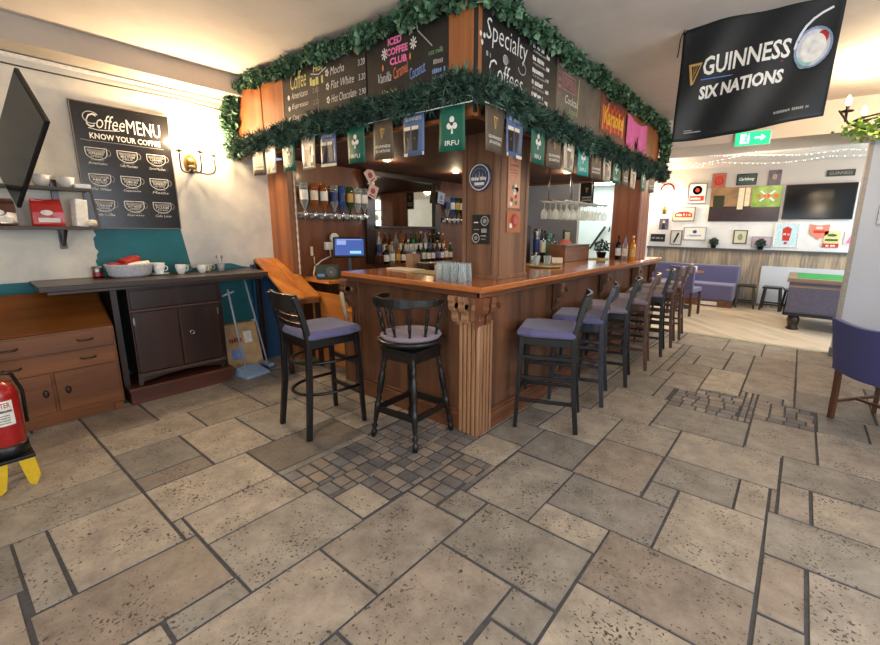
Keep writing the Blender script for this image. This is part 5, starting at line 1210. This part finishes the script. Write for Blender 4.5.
    m = MB(); m.cyl((0,0,0),(0,0,.14),.012); m.lathe([(.05,0),(.05,.01)],(0,0,0),(0,0,1),16); m.build('stem', M['brass'], t)
    m = MB(); m.sphere((0,0,.21),.085,16,10,(1,1,.9)); m.build('coral_ball', plain('coral_red', (232,128,104), .5), t)
    for i, (y, lab) in enumerate([(3.72,'small framed picture standing behind the box, nearest the coral ornament')]):
        t = thing('picture_frame', lab, 'picture', (-1.2,y,1.06)); m = MB(); m.box(0,.02,-.11,.11,0,.42); m.build('frame', M['black'], t, .003)
        m = MB(); m.box(.02,.023,-.08,.08,.04,.38); m.build('picture', plain('picture_cream_green', (170,176,140), .5, 0, .5, 9), t)
def plant(loc, h, n, size, label, leaf='leaf3', pot=True, hang=False):
    t = thing('potted_plant', label, 'plant', loc); rr = random.Random(int(loc[1]*100)); m = MB()
    if pot: m.lathe([(h*.18,0),(h*.24,h*.3),(h*.26,h*.3),(h*.22,h*.28)], (0,0,0), (0,0,1), 16); m.build('pot', M['dark'], t)
    f = MB()
    for k in range(n):
        a = rr.random()*2*PI; e = rr.uniform(-.2, 1); r = h*.36*rr.random()**.5; c = Vector((r*math.cos(a), r*math.sin(a), h*.35+h*.6*abs(e)*(1-r/h)))
        ax = Vector((rr.gauss(0,1), rr.gauss(0,1), rr.gauss(.3,1))).normalized(); sd = ax.cross(Vector((rr.gauss(0,1),rr.gauss(0,1),rr.gauss(0,1)))).normalized()
        f.add([c-ax*size*.5, c+sd*size*.35, c+ax*size*.5, c-sd*size*.35], [(0,1,2,3)])
    f.build('foliage', M[leaf], t); return t
behind_bar_bits()
def far_counter_things():
    for i, (x, y, g, l, lab) in enumerate([(-.36,3.58,'black','white','dark bottle with white label on the far counter, nearest the small tree'),(-.25,3.52,'clear','cream','clear bottle with cream label, middle of three on the far counter'),(-.13,3.46,'gold','gold','golden orange bottle, right of three on the far counter')]):
        bottle((x,y,1.101), .31, .036, g, l, lab, 'bottles on the far counter')
    plant((-.56,3.50,1.101), .28, 260, .035, 'small dark green bushy tree on the far counter', 'leaf2')
    m = MB(); m.box(-.10,.10,-.14,.14,0,.012); o = m.build('bar_mat', plain('pale_yellow_mat', (206,190,130), .7), None, .003); tag(o, 'pale yellow bar mat lying near the small tree on the counter', 'mat'); o.location = (-.50,3.24,1.101)
    t = thing('glass_rack', 'hanging steel rack for stemmed glasses above the side counter', 'rack', (-.60,2.7,1.78))
    m = MB()
    for x in (-.14,.0,.14): m.bar((x,-.64,0),(x,.62,0),.012)
    for y in (-.6,-.2,.2,.6): m.bar((-.15,y,.008),(.15,y,.008),.012)
    m.build('rails', M['steel'], t)
    for x, y in ((-.14,-.45),(-.14,.1),(.14,-.45),(.14,.1)): m = MB(); m.cyl((x,y,0),(x,y,.365),.006); m.build('hanger_rod', M['steel'], t)
    gl = glassmat('bright_stem_glass', (244,248,240), .62)
    for j in range(3):
        for i in range(9):
            o = MB().lathe([(.032,0),(.030,-.004),(.005,-.010),(.004,-.075),(.02,-.09),(.034,-.115),(.036,-.15),(.030,-.185)], (0,0,0), (0,0,1), 14, False).build('wine_glass', gl)
            tag(o, 'stemmed glass hanging in the %s row of the rack, %s from the pillar side' % (['outer','middle','inner'][j], ORD[i]), 'glass', 'stemmed glasses hanging from the rack'); o.location = (-.46-.14*j, 2.16+.135*i, 1.778)
    # hand rail in the white hall, spot sign
    o = MB().tube([(-2.60,8.04,1.02),(-2.24,8.04,1.56)], .028, 10).cyl((-2.55,8.04,1.1),(-2.55,8.12,1.1),.012).cyl((-2.3,8.04,1.47),(-2.3,8.12,1.47),.012).build('hand_rail', M['black']); tag(o, 'sloping black hand rail on the white hall wall', 'hand rail')
    o = MB().tube([(-2.16,8.09,1.56),(-2.13,8.06,1.54),(-2.16,8.07,1.44)], .015, 8).build('wall_hook', M['black']); tag(o, 'small black hook beside the hand rail', 'hook')
    o = MB().box(-1.04,-.84,3.772,3.78,1.82,2.13).build('hanging_banner', M['blackm']); tag(o, 'small black banner with gold harp hanging at the canopy end', 'banner')
    b = Board((-1.04,3.772,1.82),(1,0,0),(0,0,1)); harp(b,.10,.21,.05,FL['gold']); b.text('GUINNESS',M['white'],.03,.10,.14,.025,0,.01); b.text('SIX NATIONS',M['white'],.03,.06,.14,.025,0,.01); b.done(o,'print')
far_counter_things()

# ------------------------------------------------------------------ far room
YF = 8.12
def picture(name, label, x0, x1, z0, z1, bg, fn=None, frame=None, d=.02):
    o = MB().box(x0,x1,YF-d,YF,z0,z1).build(name, bg, None, .002); tag(o, label, 'picture')
    if frame:
        e = .018; MB().box(x0-e,x1+e,YF-d-.008,YF,z0-e,z0).box(x0-e,x1+e,YF-d-.008,YF,z1,z1+e).box(x0-e,x0,YF-d-.008,YF,z0,z1).box(x1,x1+e,YF-d-.008,YF,z0,z1).build('frame', frame, o, .003)
    b = Board((x0,YF-d,z0),(1,0,0),(0,0,1),.003)
    if fn: fn(b, x1-x0, z1-z0); b.done(o, 'print')
    return o
W_, RD, BK = M['white'], plain('sign_red', (190,46,40), .5), M['blackm']
GR = plain('sign_green', (24,92,70), .5)
picture('framed_sign','red framed sign with white E shape, above the left end of the mirror',-.04,.18,2.38,2.64,plain('terracotta_sign',(186,84,62),.5),lambda b,w,h:(b.ring(w/2,h/2,w*.3,h*.3,.02,RD),b.rect(w*.4,h*.3,w*.2,h*.4,RD)),plain('grey_frame',(120,110,104),.5))
picture('beer_sign','dark green sign with white script above the mirror',.40,.71,2.42,2.60,plain('dark_teal_sign',(30,66,66),.4),lambda b,w,h:(b.text('Carlsberg',W_,w*.08,h*.3,w*.84,h*.4,.3,.02)),M['black'])
picture('photo_print','dark portrait photo right of the green sign above the television',.91,1.12,2.38,2.66,plain('purple_grey_photo',(74,64,76),.4,0,.5,12),lambda b,w,h:(b.ell(w*.5,h*.55,w*.2,h*.2,plain('photo_skin',(150,130,130),.5))),None)
picture('street_sign','long dark green sign with pale letters high above the television',1.79,2.19,2.49,2.60,plain('olive_black_sign',(44,50,42),.5),lambda b,w,h:b.text('GUINNESS',M['chalkdim'],w*.1,h*.25,w*.8,h*.5),None)
def round_sign(x, z, r, lab):
    o = MB().lathe([(r,0),(r,.012)], (x,YF,z), (0,-1,0), 28).build('round_wall_sign', W_); tag(o, lab, 'sign'); b = Board((x,YF-.012,z),(1,0,0),(0,0,1),.003)
    b.ring(0,0,r*.82,r*.82,r*.2,RD,1,0,PI); b.marks(RD,-r*.5,-r*.1,r,r*.3, 1); b.ring(0,0,r*.95,r*.95,r*.05,RD); b.done(o,'print')
round_sign(-.92,2.36,.16,'round white and red sign above the far wall light')
picture('beer_sign','white sign with black ring and red panel right of the far wall light',-.48,-.15,2.07,2.46,W_,lambda b,w,h:(b.ring(w*.5,h*.68,w*.2,w*.2,.05,BK),b.ell(w*.5,h*.68,w*.12,w*.12,RD),b.rect(w*.08,h*.12,w*.84,h*.26,RD),b.marks(W_,w*.15,h*.18,w*.7,h*.13, 2)),M['steel'])
picture('beer_sign','wide cream sign with red oval letters under the black ring sign',-.74,-.33,1.71,1.98,M['cream'],lambda b,w,h:(b.poly([(w*.08,h*.25),(w*.92,h*.25),(w*.92,h*.55),(w*.7,h*.7),(w*.3,h*.7),(w*.08,h*.55)],RD),b.marks(W_,w*.15,h*.33,w*.7,h*.2, 2)),plain('grey_frame',(120,110,104),.5))
picture('photo_print','small dark photo of a figure below the far wall light',-1.02,-.83,1.51,1.75,plain('grey_violet_photo',(96,94,120),.4,0,.5,14),lambda b,w,h:(b.poly([(w*.3,0),(w*.7,0),(w*.6,h*.6),(w*.4,h*.6)],BK),b.ell(w*.5,h*.7,w*.14,w*.14,M['cream'])),None)
picture('beer_sign','small black sign with grey letters, leftmost above the ledge',-1.18,-.87,1.24,1.41,BK,lambda b,w,h:b.marks(M['chalkdim'],w*.1,h*.35,w*.8,h*.25, 1),None)
picture('photo_print','black and white photo of a player above the ledge',-.74,-.54,1.20,1.48,plain('pale_grey_photo',(196,198,196),.4),lambda b,w,h:(b.poly([(w*.2,h*.1),(w*.4,h*.1),(w*.8,h*.8),(w*.6,h*.85)],BK),b.ell(w*.7,h*.8,w*.1,w*.1,BK)),plain('grey_frame',(120,110,104),.5))
picture('framed_sign','wide white framed sign with blue writing above the ledge',-.48,-.07,1.31,1.56,W_,lambda b,w,h:(b.marks(M['blue'],w*.15,h*.25,w*.7,h*.15, 1),b.ell(w*.5,h*.65,w*.1,h*.14,plain('navy_label',(36,56,110),.5))),plain('pale_blue_frame',(150,160,184),.5))
picture('framed_photo','small framed portrait standing right of the hanging plant',.475,.68,1.26,1.50,plain('cream_photo',(210,206,184),.5),lambda b,w,h:(b.ell(w*.5,h*.5,w*.22,h*.28,plain('photo_green2',(130,150,110),.5))),plain('dark_wood_frame',(80,70,56),.5))
picture('framed_photo','low framed picture under the right hand plant on the ledge',.80,1.10,1.20,1.38,plain('pinkish_photo',(196,170,180),.5),lambda b,w,h:(b.rect(w*.1,h*.1,w*.8,h*.2,M['blue'])),plain('pale_blue_frame',(150,160,184),.5))
picture('framed_crest','framed red and pale blue football crest below the television',1.16,1.52,1.22,1.64,plain('pale_cyan_panel',(190,220,232),.5),lambda b,w,h:(b.poly([(w*.35,h*.25),(w*.65,h*.25),(w*.7,h*.8),(w*.5,h*.9),(w*.3,h*.8)],RD),b.marks(W_,w*.36,h*.5,w*.28,h*.1, 2),b.ell(w*.5,h*.15,w*.08,h*.06,RD)),W_)
def shield(x, z, w, h, lab, bg):
    o = MB().prism([(-w/2,h/2),(-w/2,-h*.1),(0,-h/2),(w/2,-h*.1),(w/2,h/2),(0,h*.42)], (x,YF-.02,z),(1,0,0),(0,0,1),-.018).build('shield_plaque', bg); tag(o, lab, 'plaque'); b = Board((x,YF-.022,z),(1,0,0),(0,0,1),.003); b.rect(-w*.3,-.02,w*.6,.05,RD); b.marks(W_,-.05,.05,.1,.05, 1); b.done(o,'print')
shield(1.83,1.50,.28,.28,'coral shield shaped football plaque below the television',plain('coral_plaque',(222,130,110),.5))
picture('vintage_sign','yellow and green vintage sign right of the coral shield',1.91,2.14,1.22,1.52,plain('pale_yellow_sign',(218,206,140),.5),lambda b,w,h:(b.rect(0,0,w,h*.25,RD),b.ell(w*.5,h*.75,w*.3,h*.08,GR),b.rect(w*.1,h*.4,w*.8,h*.12,GR),b.marks(W_,w*.2,h*.05,w*.6,h*.14, 2)),None)
picture('photo_print','small pink and white picture at the right end of the ledge',2.20,2.36,1.28,1.52,plain('pale_pink_picture',(220,206,212),.5),lambda b,w,h:(b.poly([(w*.2,h*.1),(w*.8,h*.1),(w*.6,h*.8)],M['pink'])),None)
def far_mirror():
    o = MB().box(-.05,1.17,YF-.03,YF,1.69,2.37).build('painted_wall_mirror', plain('wood_brown_picture', (150,118,84), .3, 0, .3, 5)); tag(o, 'wide picture with green panel and white beer mark on the far wall', 'picture')
    b = Board((-.05,YF-.03,1.69),(1,0,0),(0,0,1),.003); g = plain('lime_green_panel',(124,160,52),.35,0,.4,7)
    b.rect(0,0,1.22,.30,plain('dark_lower_panel',(56,46,52),.25)); b.rect(.74,.28,.48,.40,g,2); b.rect(.06,.27,.20,.25,plain('green_black_window',(46,52,34),.3),2); b.rect(.50,.24,.10,.42,plain('pale_curtain',(224,210,180),.5),2); b.rect(.62,.30,.08,.36,plain('pale_curtain',(224,210,180),.5),2)
    for x in (.30,.42,.62,.86): b.ell(x,.16,.012,.04,M['black'],2)
    b.line([(.88,.58),(1.10,.40)],.03,W_,3); b.line([(1.10,.58),(.88,.40)],.03,W_,3); b.marks(plain('orange_red_script',(226,96,50),.5),.84,.44,.34,.10, 4); b.done(o,'print')
    t = thing('television', 'large flat television on the far wall', 'television', (1.74,YF-.06,2.05))
    m = MB(); m.box(-.52,.52,-.02,.06,-.32,.32); m.build('casing', M['black'], t, .006)
    m = MB(); m.box(-.505,.505,-.024,-.02,-.30,.305); m.build('screen', M['screen'], t)
    for x, s in ((.12,.8),(.93,.7)):
        plant((x if x < .5 else .95, 8.06, 1.14), .24, 200, .05, 'trailing dark green plant on the ledge, '+('left' if x < .5 else 'right')+' one of two', 'leaf2')
far_mirror()
sconce((-.94,8.12,1.93), (1,0,0), (0,-1,0), 'three armed brass wall light on the far wall between the round and square signs')
def far_furniture():
    t = thing('bench_seat', 'purple upholstered bench with brown base against the far boarded wall', 'bench', (-.2,7.7,0))
    def L(mb): mb.v = [(x+.2, y-7.7, z) for x, y, z in mb.v]; return mb
    m = MB(); m.box(-1.20,.66,7.40,8.06,0,.13); L(m).build('base', M['bury'] if 'bury' in M else M['bary'], t)
    m = MB(); m.box(-1.20,.66,7.38,7.95,.13,.45); L(m).build('seat', M['purple'], t, .03, 3)
    m = MB(); m.box(-1.20,.66,7.88,8.07,.40,.80); L(m).build('backrest', M['purple'], t, .03, 3)
    m = MB(); m.box(.05,.40,7.394,7.40,.03,.10); L(m).build('base_label', M['white'], t)
    def low_stool(x, y, lab, rz):
        t = thing('low_stool', lab, 'stool', (x,y,0), rz, 'low black stools by the far wall')
        m = MB(); m.box(-.16,.16,-.16,.16,.42,.455); m.build('seat', M['chairblk'], t, .01)
        for sx in (-1,1):
            for sy in (-1,1): m = MB(); m.bar((sx*.12,sy*.12,.42),(sx*.155,sy*.155,0),.036); m.build('leg', M['chairblk'], t)
        for s in (-1,1):
            m = MB(); m.bar((-.145,s*.145,.12),(.145,s*.145,.12),.02,.03); m.build('stretcher', M['chairblk'], t)
            m = MB(); m.bar((s*.14,-.14,.16),(s*.14,.14,.16),.02,.03); m.build('stretcher', M['chairblk'], t)
    low_stool(.84,7.75,'low black wooden stool nearest the purple bench',.1); low_stool(1.27,7.78,'low black wooden stool in front of the pale panel, middle of three',-.05); low_stool(1.62,7.55,'low black wooden stool beside the pool table',.2)
    t = thing('pool_table', 'pool table with green cloth and grey purple sides in the far room', 'pool table', (2.7,6.5,0))
    m = MB(); m.box(-1.17,1.1,-.58,.6,.26,.74); m.build('body', plain('grey_violet_laminate', (92,88,108), .45), t, .006)
    m = MB(); m.box(-1.2,1.15,-.62,.64,.74,.80); m.box(-1.17,1.1,-.585,-.575,.66,.69); m.build('rail', wood('pale_worn_rail', (120,96,76), (160,136,112), 'x', .4, 8), t, .006)
    m = MB(); m.box(-1.08,1.03,-.50,.52,.79,.804); m.build('cloth', plain('pool_green_cloth', (30,150,74), .8), t)
    m = MB(); m.box(-1.18,1.12,-.60,.62,.22,.27); m.build('shadow_strip', M['black'], t)  # black strip added as the shadow under the table body
    for x in (-1.05,.95):
        for y in (-.52,.5): m = MB(); m.lathe([(.075,.0),(.085,.02),(.06,.05),(.075,.10),(.085,.16),(.065,.22)], (x,y,0), (0,0,1), 14); m.build('leg', M['dark'], t)
    t = thing('dining_chair', 'purple upholstered low chair behind the last bar stools', 'chair', (.02,6.2,0), math.radians(170))
    m = MB(); m.box(-.22,.22,-.22,.22,.42,.50); m.build('seat', M['purple'], t, .02)
    m = MB(); m.box(-.22,.22,.18,.24,.50,.88); m.build('backrest', M['purple'], t, .02)
    for sx in (-1,1):
        for sy in (-1,1): m = MB(); m.bar((sx*.19,sy*.19,.42),(sx*.2,sy*.2,0),.04); m.build('leg', M['chairbrn'], t)
    t = thing('pub_table', 'small round wooden pub table in front of the purple bench', 'table', (-.15,6.9,0))
    m = MB(); m.lathe([(.34,.70),(.35,.715),(.34,.73),(0.0,.731)], (0,0,0), (0,0,1), 28); m.build('table_top', M['barx'], t)
    m = MB(); m.lathe([(.2,0),(.19,.03),(.05,.06),(.035,.3),(.05,.6),(.08,.70)], (0,0,0), (0,0,1), 18); m.build('pedestal', M['black'], t)
    o = MB().lathe([(.03,0),(.03,.10)],(0,0,0),(0,0,1),12).build('candle_jar', M['cream']); tag(o, 'small pale jar on the round pub table', 'jar'); o.location = (.05,6.8,.731)
far_furniture()

# ------------------------------------------------------------------ right side: chair, flag, exit sign, chandelier, string lights
def right_chair():
    A = Vector((1.98,2.14,0)); Bk = Vector((2.34,1.85,0)); d = (Bk-A).normalized(); fr = Vector((-d.y, d.x, 0)); w = .47
    t = thing('tub_chair', 'low chair with blue fabric back and brown legs at the right edge', 'chair', tuple(A+d*.23+fr*.23))
    o = A+d*.23+fr*.23
    def P(a, b, z): return A+d*a+fr*b+Vector((0,0,z))-o
    for a, b, nm in ((0,0,1),(w,0,1),(0,w,0),(w,w,0)):
        m = MB()
        if nm: m.ribbon([P(a,b,0),P(a,b-.0,.25),P(a,b-.01,.46)], .038, .038, tuple(d))
        else: m.bar(P(a,b,0), P(a,b,.44), .034)
        m.build('leg', M['chairbrn'], t, .004)
    m = MB(); m.bar(P(0,.02,.15),P(0,w,.15),.022,.022); m.build('stretcher', M['chairbrn'], t)
    m = MB(); m.bar(P(0,w*.5,.15),P(w,w*.5,.15),.022,.022); m.build('stretcher', M['chairbrn'], t)
    m = MB(); n = 12; vs = []
    for k, off in ((0,-.035),(1,.035)):
        for j, z in enumerate((.42,.47,.60,.74,.84)):
            for i in range(n+1):
                a = -.04+(w+.08)*i/n; bow = .05*math.sin(PI*i/n); lean = -.10*max(0,(z-.45))/.4
                zz = z+(-.03*math.sin(PI*i/n) if j == 0 else (-.035*math.sin(PI*i/n) if j == 4 else 0)); vs.append(P(a, off-bow+lean, zz))
    N = (n+1)*5; fs = []
    for k in range(2):
        for j in range(4):
            for i in range(n): q = k*N+j*(n+1)+i; fs.append((q,q+1,q+n+2,q+n+1))
    for i in range(n): fs += [(i,i+1,N+i+1,N+i), (4*(n+1)+i,4*(n+1)+i+1,N+4*(n+1)+i+1,N+4*(n+1)+i)]
    for j in range(4): fs += [(j*(n+1),(j+1)*(n+1),N+(j+1)*(n+1),N+j*(n+1)), (j*(n+1)+n,(j+1)*(n+1)+n,N+(j+1)*(n+1)+n,N+j*(n+1)+n)]
    m.add(vs, fs, True); m.build('backrest', M['navy'], t, .01)
    m = MB(); m.prism([(-.02,-.02),(w+.02,-.02),(w+.02,w+.02),(-.02,w+.02)], P(0,0,.42), d, fr, .07); m.build('seat', M['navy'], t, .02)
    for a in (-.02, w+.02): m = MB(); m.bar(P(a,-.115,.80),P(a,-.07,.80),.05,.03); m.build('back_post_cap', M['dark'], t, .008)
right_chair()
def flag():
    y0 = 1.25; z0, z1 = 2.10, 2.825
    t = thing('flag', 'black rugby tournament flag hanging from the ceiling', 'flag', (1.2,y0,z1))
    W2, H = .855, .715; nx, ny = 40, 26; O = Vector((.765-1.2, 0, -H))
    def wp(x, y, l):
        u = x/W2; v = y/H
        sag = .03*math.sin(PI*u)*(1-v)-.02*math.sin(PI*u)*v
        dy = .035*math.sin(u*5.5+v*2.5+.6)*(1-.35*v)+.012*math.sin(u*14-v*6)
        return Vector((O.x+x*(1+.01*v)-.012*(1-v), dy-l, O.z+y+ (.06*u*(1-v))-sag*.6+.02*u*v))
    m = MB(); vs = [wp(W2*i/nx, H*j/ny, 0) for j in range(ny+1) for i in range(nx+1)]
    m.add(vs, [(j*(nx+1)+i, j*(nx+1)+i+1, (j+1)*(nx+1)+i+1, (j+1)*(nx+1)+i) for j in range(ny) for i in range(nx)], True)
    fm = plain('black_satin_cloth', (20,25,29), .5, 0, .1, 60); o = m.build('cloth', fm, t); s = o.modifiers.new('s','SOLIDIFY'); s.thickness = .002; s.offset = 0
    b = Board((0,0,0),(1,0,0),(0,0,1),.004); b.warp = wp
    b.text('GUINNESS', W_, .155, .395, .475, .11, .0, .02); b.text('SIX NATIONS', W_, .145, .255, .47, .08, .05, .04)
    sl = .03
    b.line([(.15,.375),(.33,.362)],.006,plain('flag_blue_line',(90,130,210),.5)); b.line([(.33,.362),(.60,.38)],.006,RD); harp(b,.10,.42,.10,FL['gold'])
    # rugby six emblem
    b.warp = lambda x, y, l: wp(x+.04, y+.005, l)
    pb = plain('emblem_pale', (212,214,222), .5); b.ell(.70,.42,.085,.115,pb,1,28); b.ell(.735,.47,.03,.045,RD,2); b.ell(.67,.36,.04,.055,plain('emblem_green',(150,200,190),.5),2); b.ell(.70,.42,.06,.085,W_,3)
    b.ring(.70,.42,.085,.115,.012,plain('emblem_steel',(130,150,176),.4),4,0,2*PI); b.line([(.612,.43),(.618,.47),(.63,.51),(.65,.55),(.68,.585),(.715,.61),(.76,.63)],.013,pb,4); b.line([(.68,.40),(.70,.46)],.01,pb,5)
    b.marks(M['chalkdim'],.56,.06,.18,.018, 1); b.rect(.03,.045,.11,.008,M['chalkdim']); b.rect(.03,.06,.05,.006,M['chalkdim']); b.done(t,'print')
    m = MB(); m.tube([(O.x,0,-.01),(O.x-.015,0,-.05),(O.x-.02,.005,-.12),(O.x-.024,0,-.16)], .004, 6); m.build('tie_cord', M['blackm'], t)
    m = MB()
    for x in (O.x+.01, O.x+W2-.01): m.cyl((x,0,-.01),(x,0,.005),.006)
    m.build('ceiling_pin', M['steel'], t)
flag()
def exit_sign():
    t = thing('exit_sign', 'lit green emergency exit sign on the header behind the flag', 'exit sign', (1.0,3.76,2.52))
    m = MB(); m.box(-.175,.175,0,.035,-.08,.08); m.build('housing', M['white'], t, .004)
    g = plain('lit_green', (40,200,140), .4, emit=1.1, noise=0); w = plain('lit_white', (220,255,240), .4, emit=1.3, noise=0)
    m = MB(); m.box(-.168,.168,-.004,0,-.072,.072); f = m.build('lit_face', g, t)
    b = Board((-.168,-.004,-.072),(1,0,0),(0,0,1)); b.rect(.05,.02,.09,.105,w); b.ell(.12,.115,.012,.012,g,2); b.line([(.115,.10),(.105,.065),(.12,.03)],.014,g,2); b.line([(.105,.065),(.085,.035)],.012,g,2); b.line([(.09,.09),(.13,.08)],.010,g,2)
    b.poly([(.19,.065),(.25,.065),(.25,.04),(.295,.075),(.25,.11),(.25,.085),(.19,.085)],w); b.done(f,'print')
exit_sign()
def chandelier():
    c = (2.13,2.66,2.43); t = thing('chandelier', 'iron candle chandelier trimmed with ivy at the right edge of the ceiling', 'chandelier', c)
    m = MB(); m.lathe([(.02,-.10),(.04,-.06),(.025,0),(.03,.06),(.015,.12)], (0,0,0), (0,0,1), 14); m.cyl((0,0,.1),(0,0,.47),.008); m.lathe([(.05,.455),(.05,.468)], (0,0,0), (0,0,1), 16); m.build('column', M['iron'], t)
    m = MB(); rm = [(.33*math.cos(2*PI*i/28), .33*math.sin(2*PI*i/28), -.06) for i in range(28)]; m.tube(rm, .008, 6, True); m.build('ring', M['iron'], t)
    for k in range(5):
        a = math.radians(128+72*k); d = Vector((math.cos(a), math.sin(a), 0)); z = Vector((0,0,1))
        m = MB(); m.tube([z*-.06, d*.12-z*.12, d*.26-z*.13, d*.38-z*.08, d*.44+z*.0, d*.455+z*.02], .009, 8); m.build('arm', M['iron'], t)
        m = MB(); m.tube([z*.06, d*.10+z*.02, d*.2-z*.05, d*.33-z*.07], .007, 6); m.build('arm_scroll', M['iron'], t)
        p = d*.30+z*-.05
        p = d*.40-z*.0
        m = MB(); m.cyl(p-z*.07,p,.010); m.lathe([(.01,0),(.042,.006),(.045,.014),(.012,.012)], p, z, 16); m.cyl(p,p+z*.05,.013); m.build('drip_pan', M['iron'], t)
        m = MB(); m.lathe([(.006,.05),(.016,.065),(.020,.085),(.013,.11),(.002,.13)], p, z, 12); m.build('candle_bulb', plain('bulb_glow_strong', (255,216,160), .4, emit=30, noise=0), t)
        point('chandelier_lamp', Vector(c)+p+z*.16, 12, WARM, .03)
    rr = random.Random(8); f = MB()
    for k in range(420):
        a = rr.uniform(-.1,2*PI); r = rr.gauss(.33,.045); q = Vector((r*math.cos(a), r*math.sin(a), -.12+rr.gauss(0,.03))); ax = Vector((rr.gauss(0,1),rr.gauss(0,1),rr.gauss(-.4,1))).normalized(); sd = ax.cross(Vector((rr.gauss(0,1),rr.gauss(0,1),rr.gauss(0,1)))).normalized(); s = rr.uniform(.03,.055)
        f.add([q-ax*s*.5, q+sd*s*.4, q+ax*s*.5, q-sd*s*.4], [(0,1,2,3)])
    f.build('ivy_trim', M['leaf3'], t, props={'kind': 'stuff'})
chandelier()
def unseen_lamps():
    """bare point lights: front ones added to brighten the ceiling, far ones for chandeliers there"""
    for nm, p, pw in (('room_fill',(1.9,-.9,2.3),34),('room_fill',(.2,-3.0,2.35),30),('far_room_lamp',(.9,6.2,2.4),45),('far_room_lamp',(3.0,6.6,2.4),25)):
        point(nm, p, pw, (1,.78,.54), .08)  # the front room points are added fill for the ceiling
unseen_lamps()
def fairy_lights():
    rr = random.Random(6)
    gl = plain('tiny_lamp_glow', (235,240,255), .4, emit=5, noise=0)
    for i, (y, x0, x1, lab) in enumerate([(4.9,-.1,2.1,'string of tiny white lights nearest the header'),(5.4,-.3,2.3,'second string of tiny white lights behind the header'),(5.9,-.4,2.3,'third string of tiny white lights behind the header'),(6.5,-.7,2.5,'fourth string of tiny white lights behind the header'),(7.2,-.9,2.7,'string of tiny white lights nearest the far wall')]):
        t = thing('fairy_lights', lab, 'string lights', (x0,y,2.76), 0, 'fairy light strings in the far room'); m = MB(); n = 40; L = x1-x0
        pts = [(L*k/n, .12*math.sin(k*.25+i*2), -.02-.05*abs(math.sin(k*PI/(13+i)+i))) for k in range(n+1)]; m.tube(pts, .003, 4); m.build('wire', M['white'], t)
        b = MB()
        for p in pts:
            for q in range(2): b.sphere(Vector(p)+Vector((rr.uniform(-.03,.03),rr.uniform(-.03,.03),-.01)), .004, 6, 4)
        o = b.build('tiny_lamps', gl, t); o['kind'] = 'stuff'
fairy_lights()
o = MB().box(2.24,2.60,4.425,4.45,1.58,1.80).build('framed_notice', M['steel'], None, .003); tag(o, 'small grey framed notice on the pale wall at the right edge', 'notice')
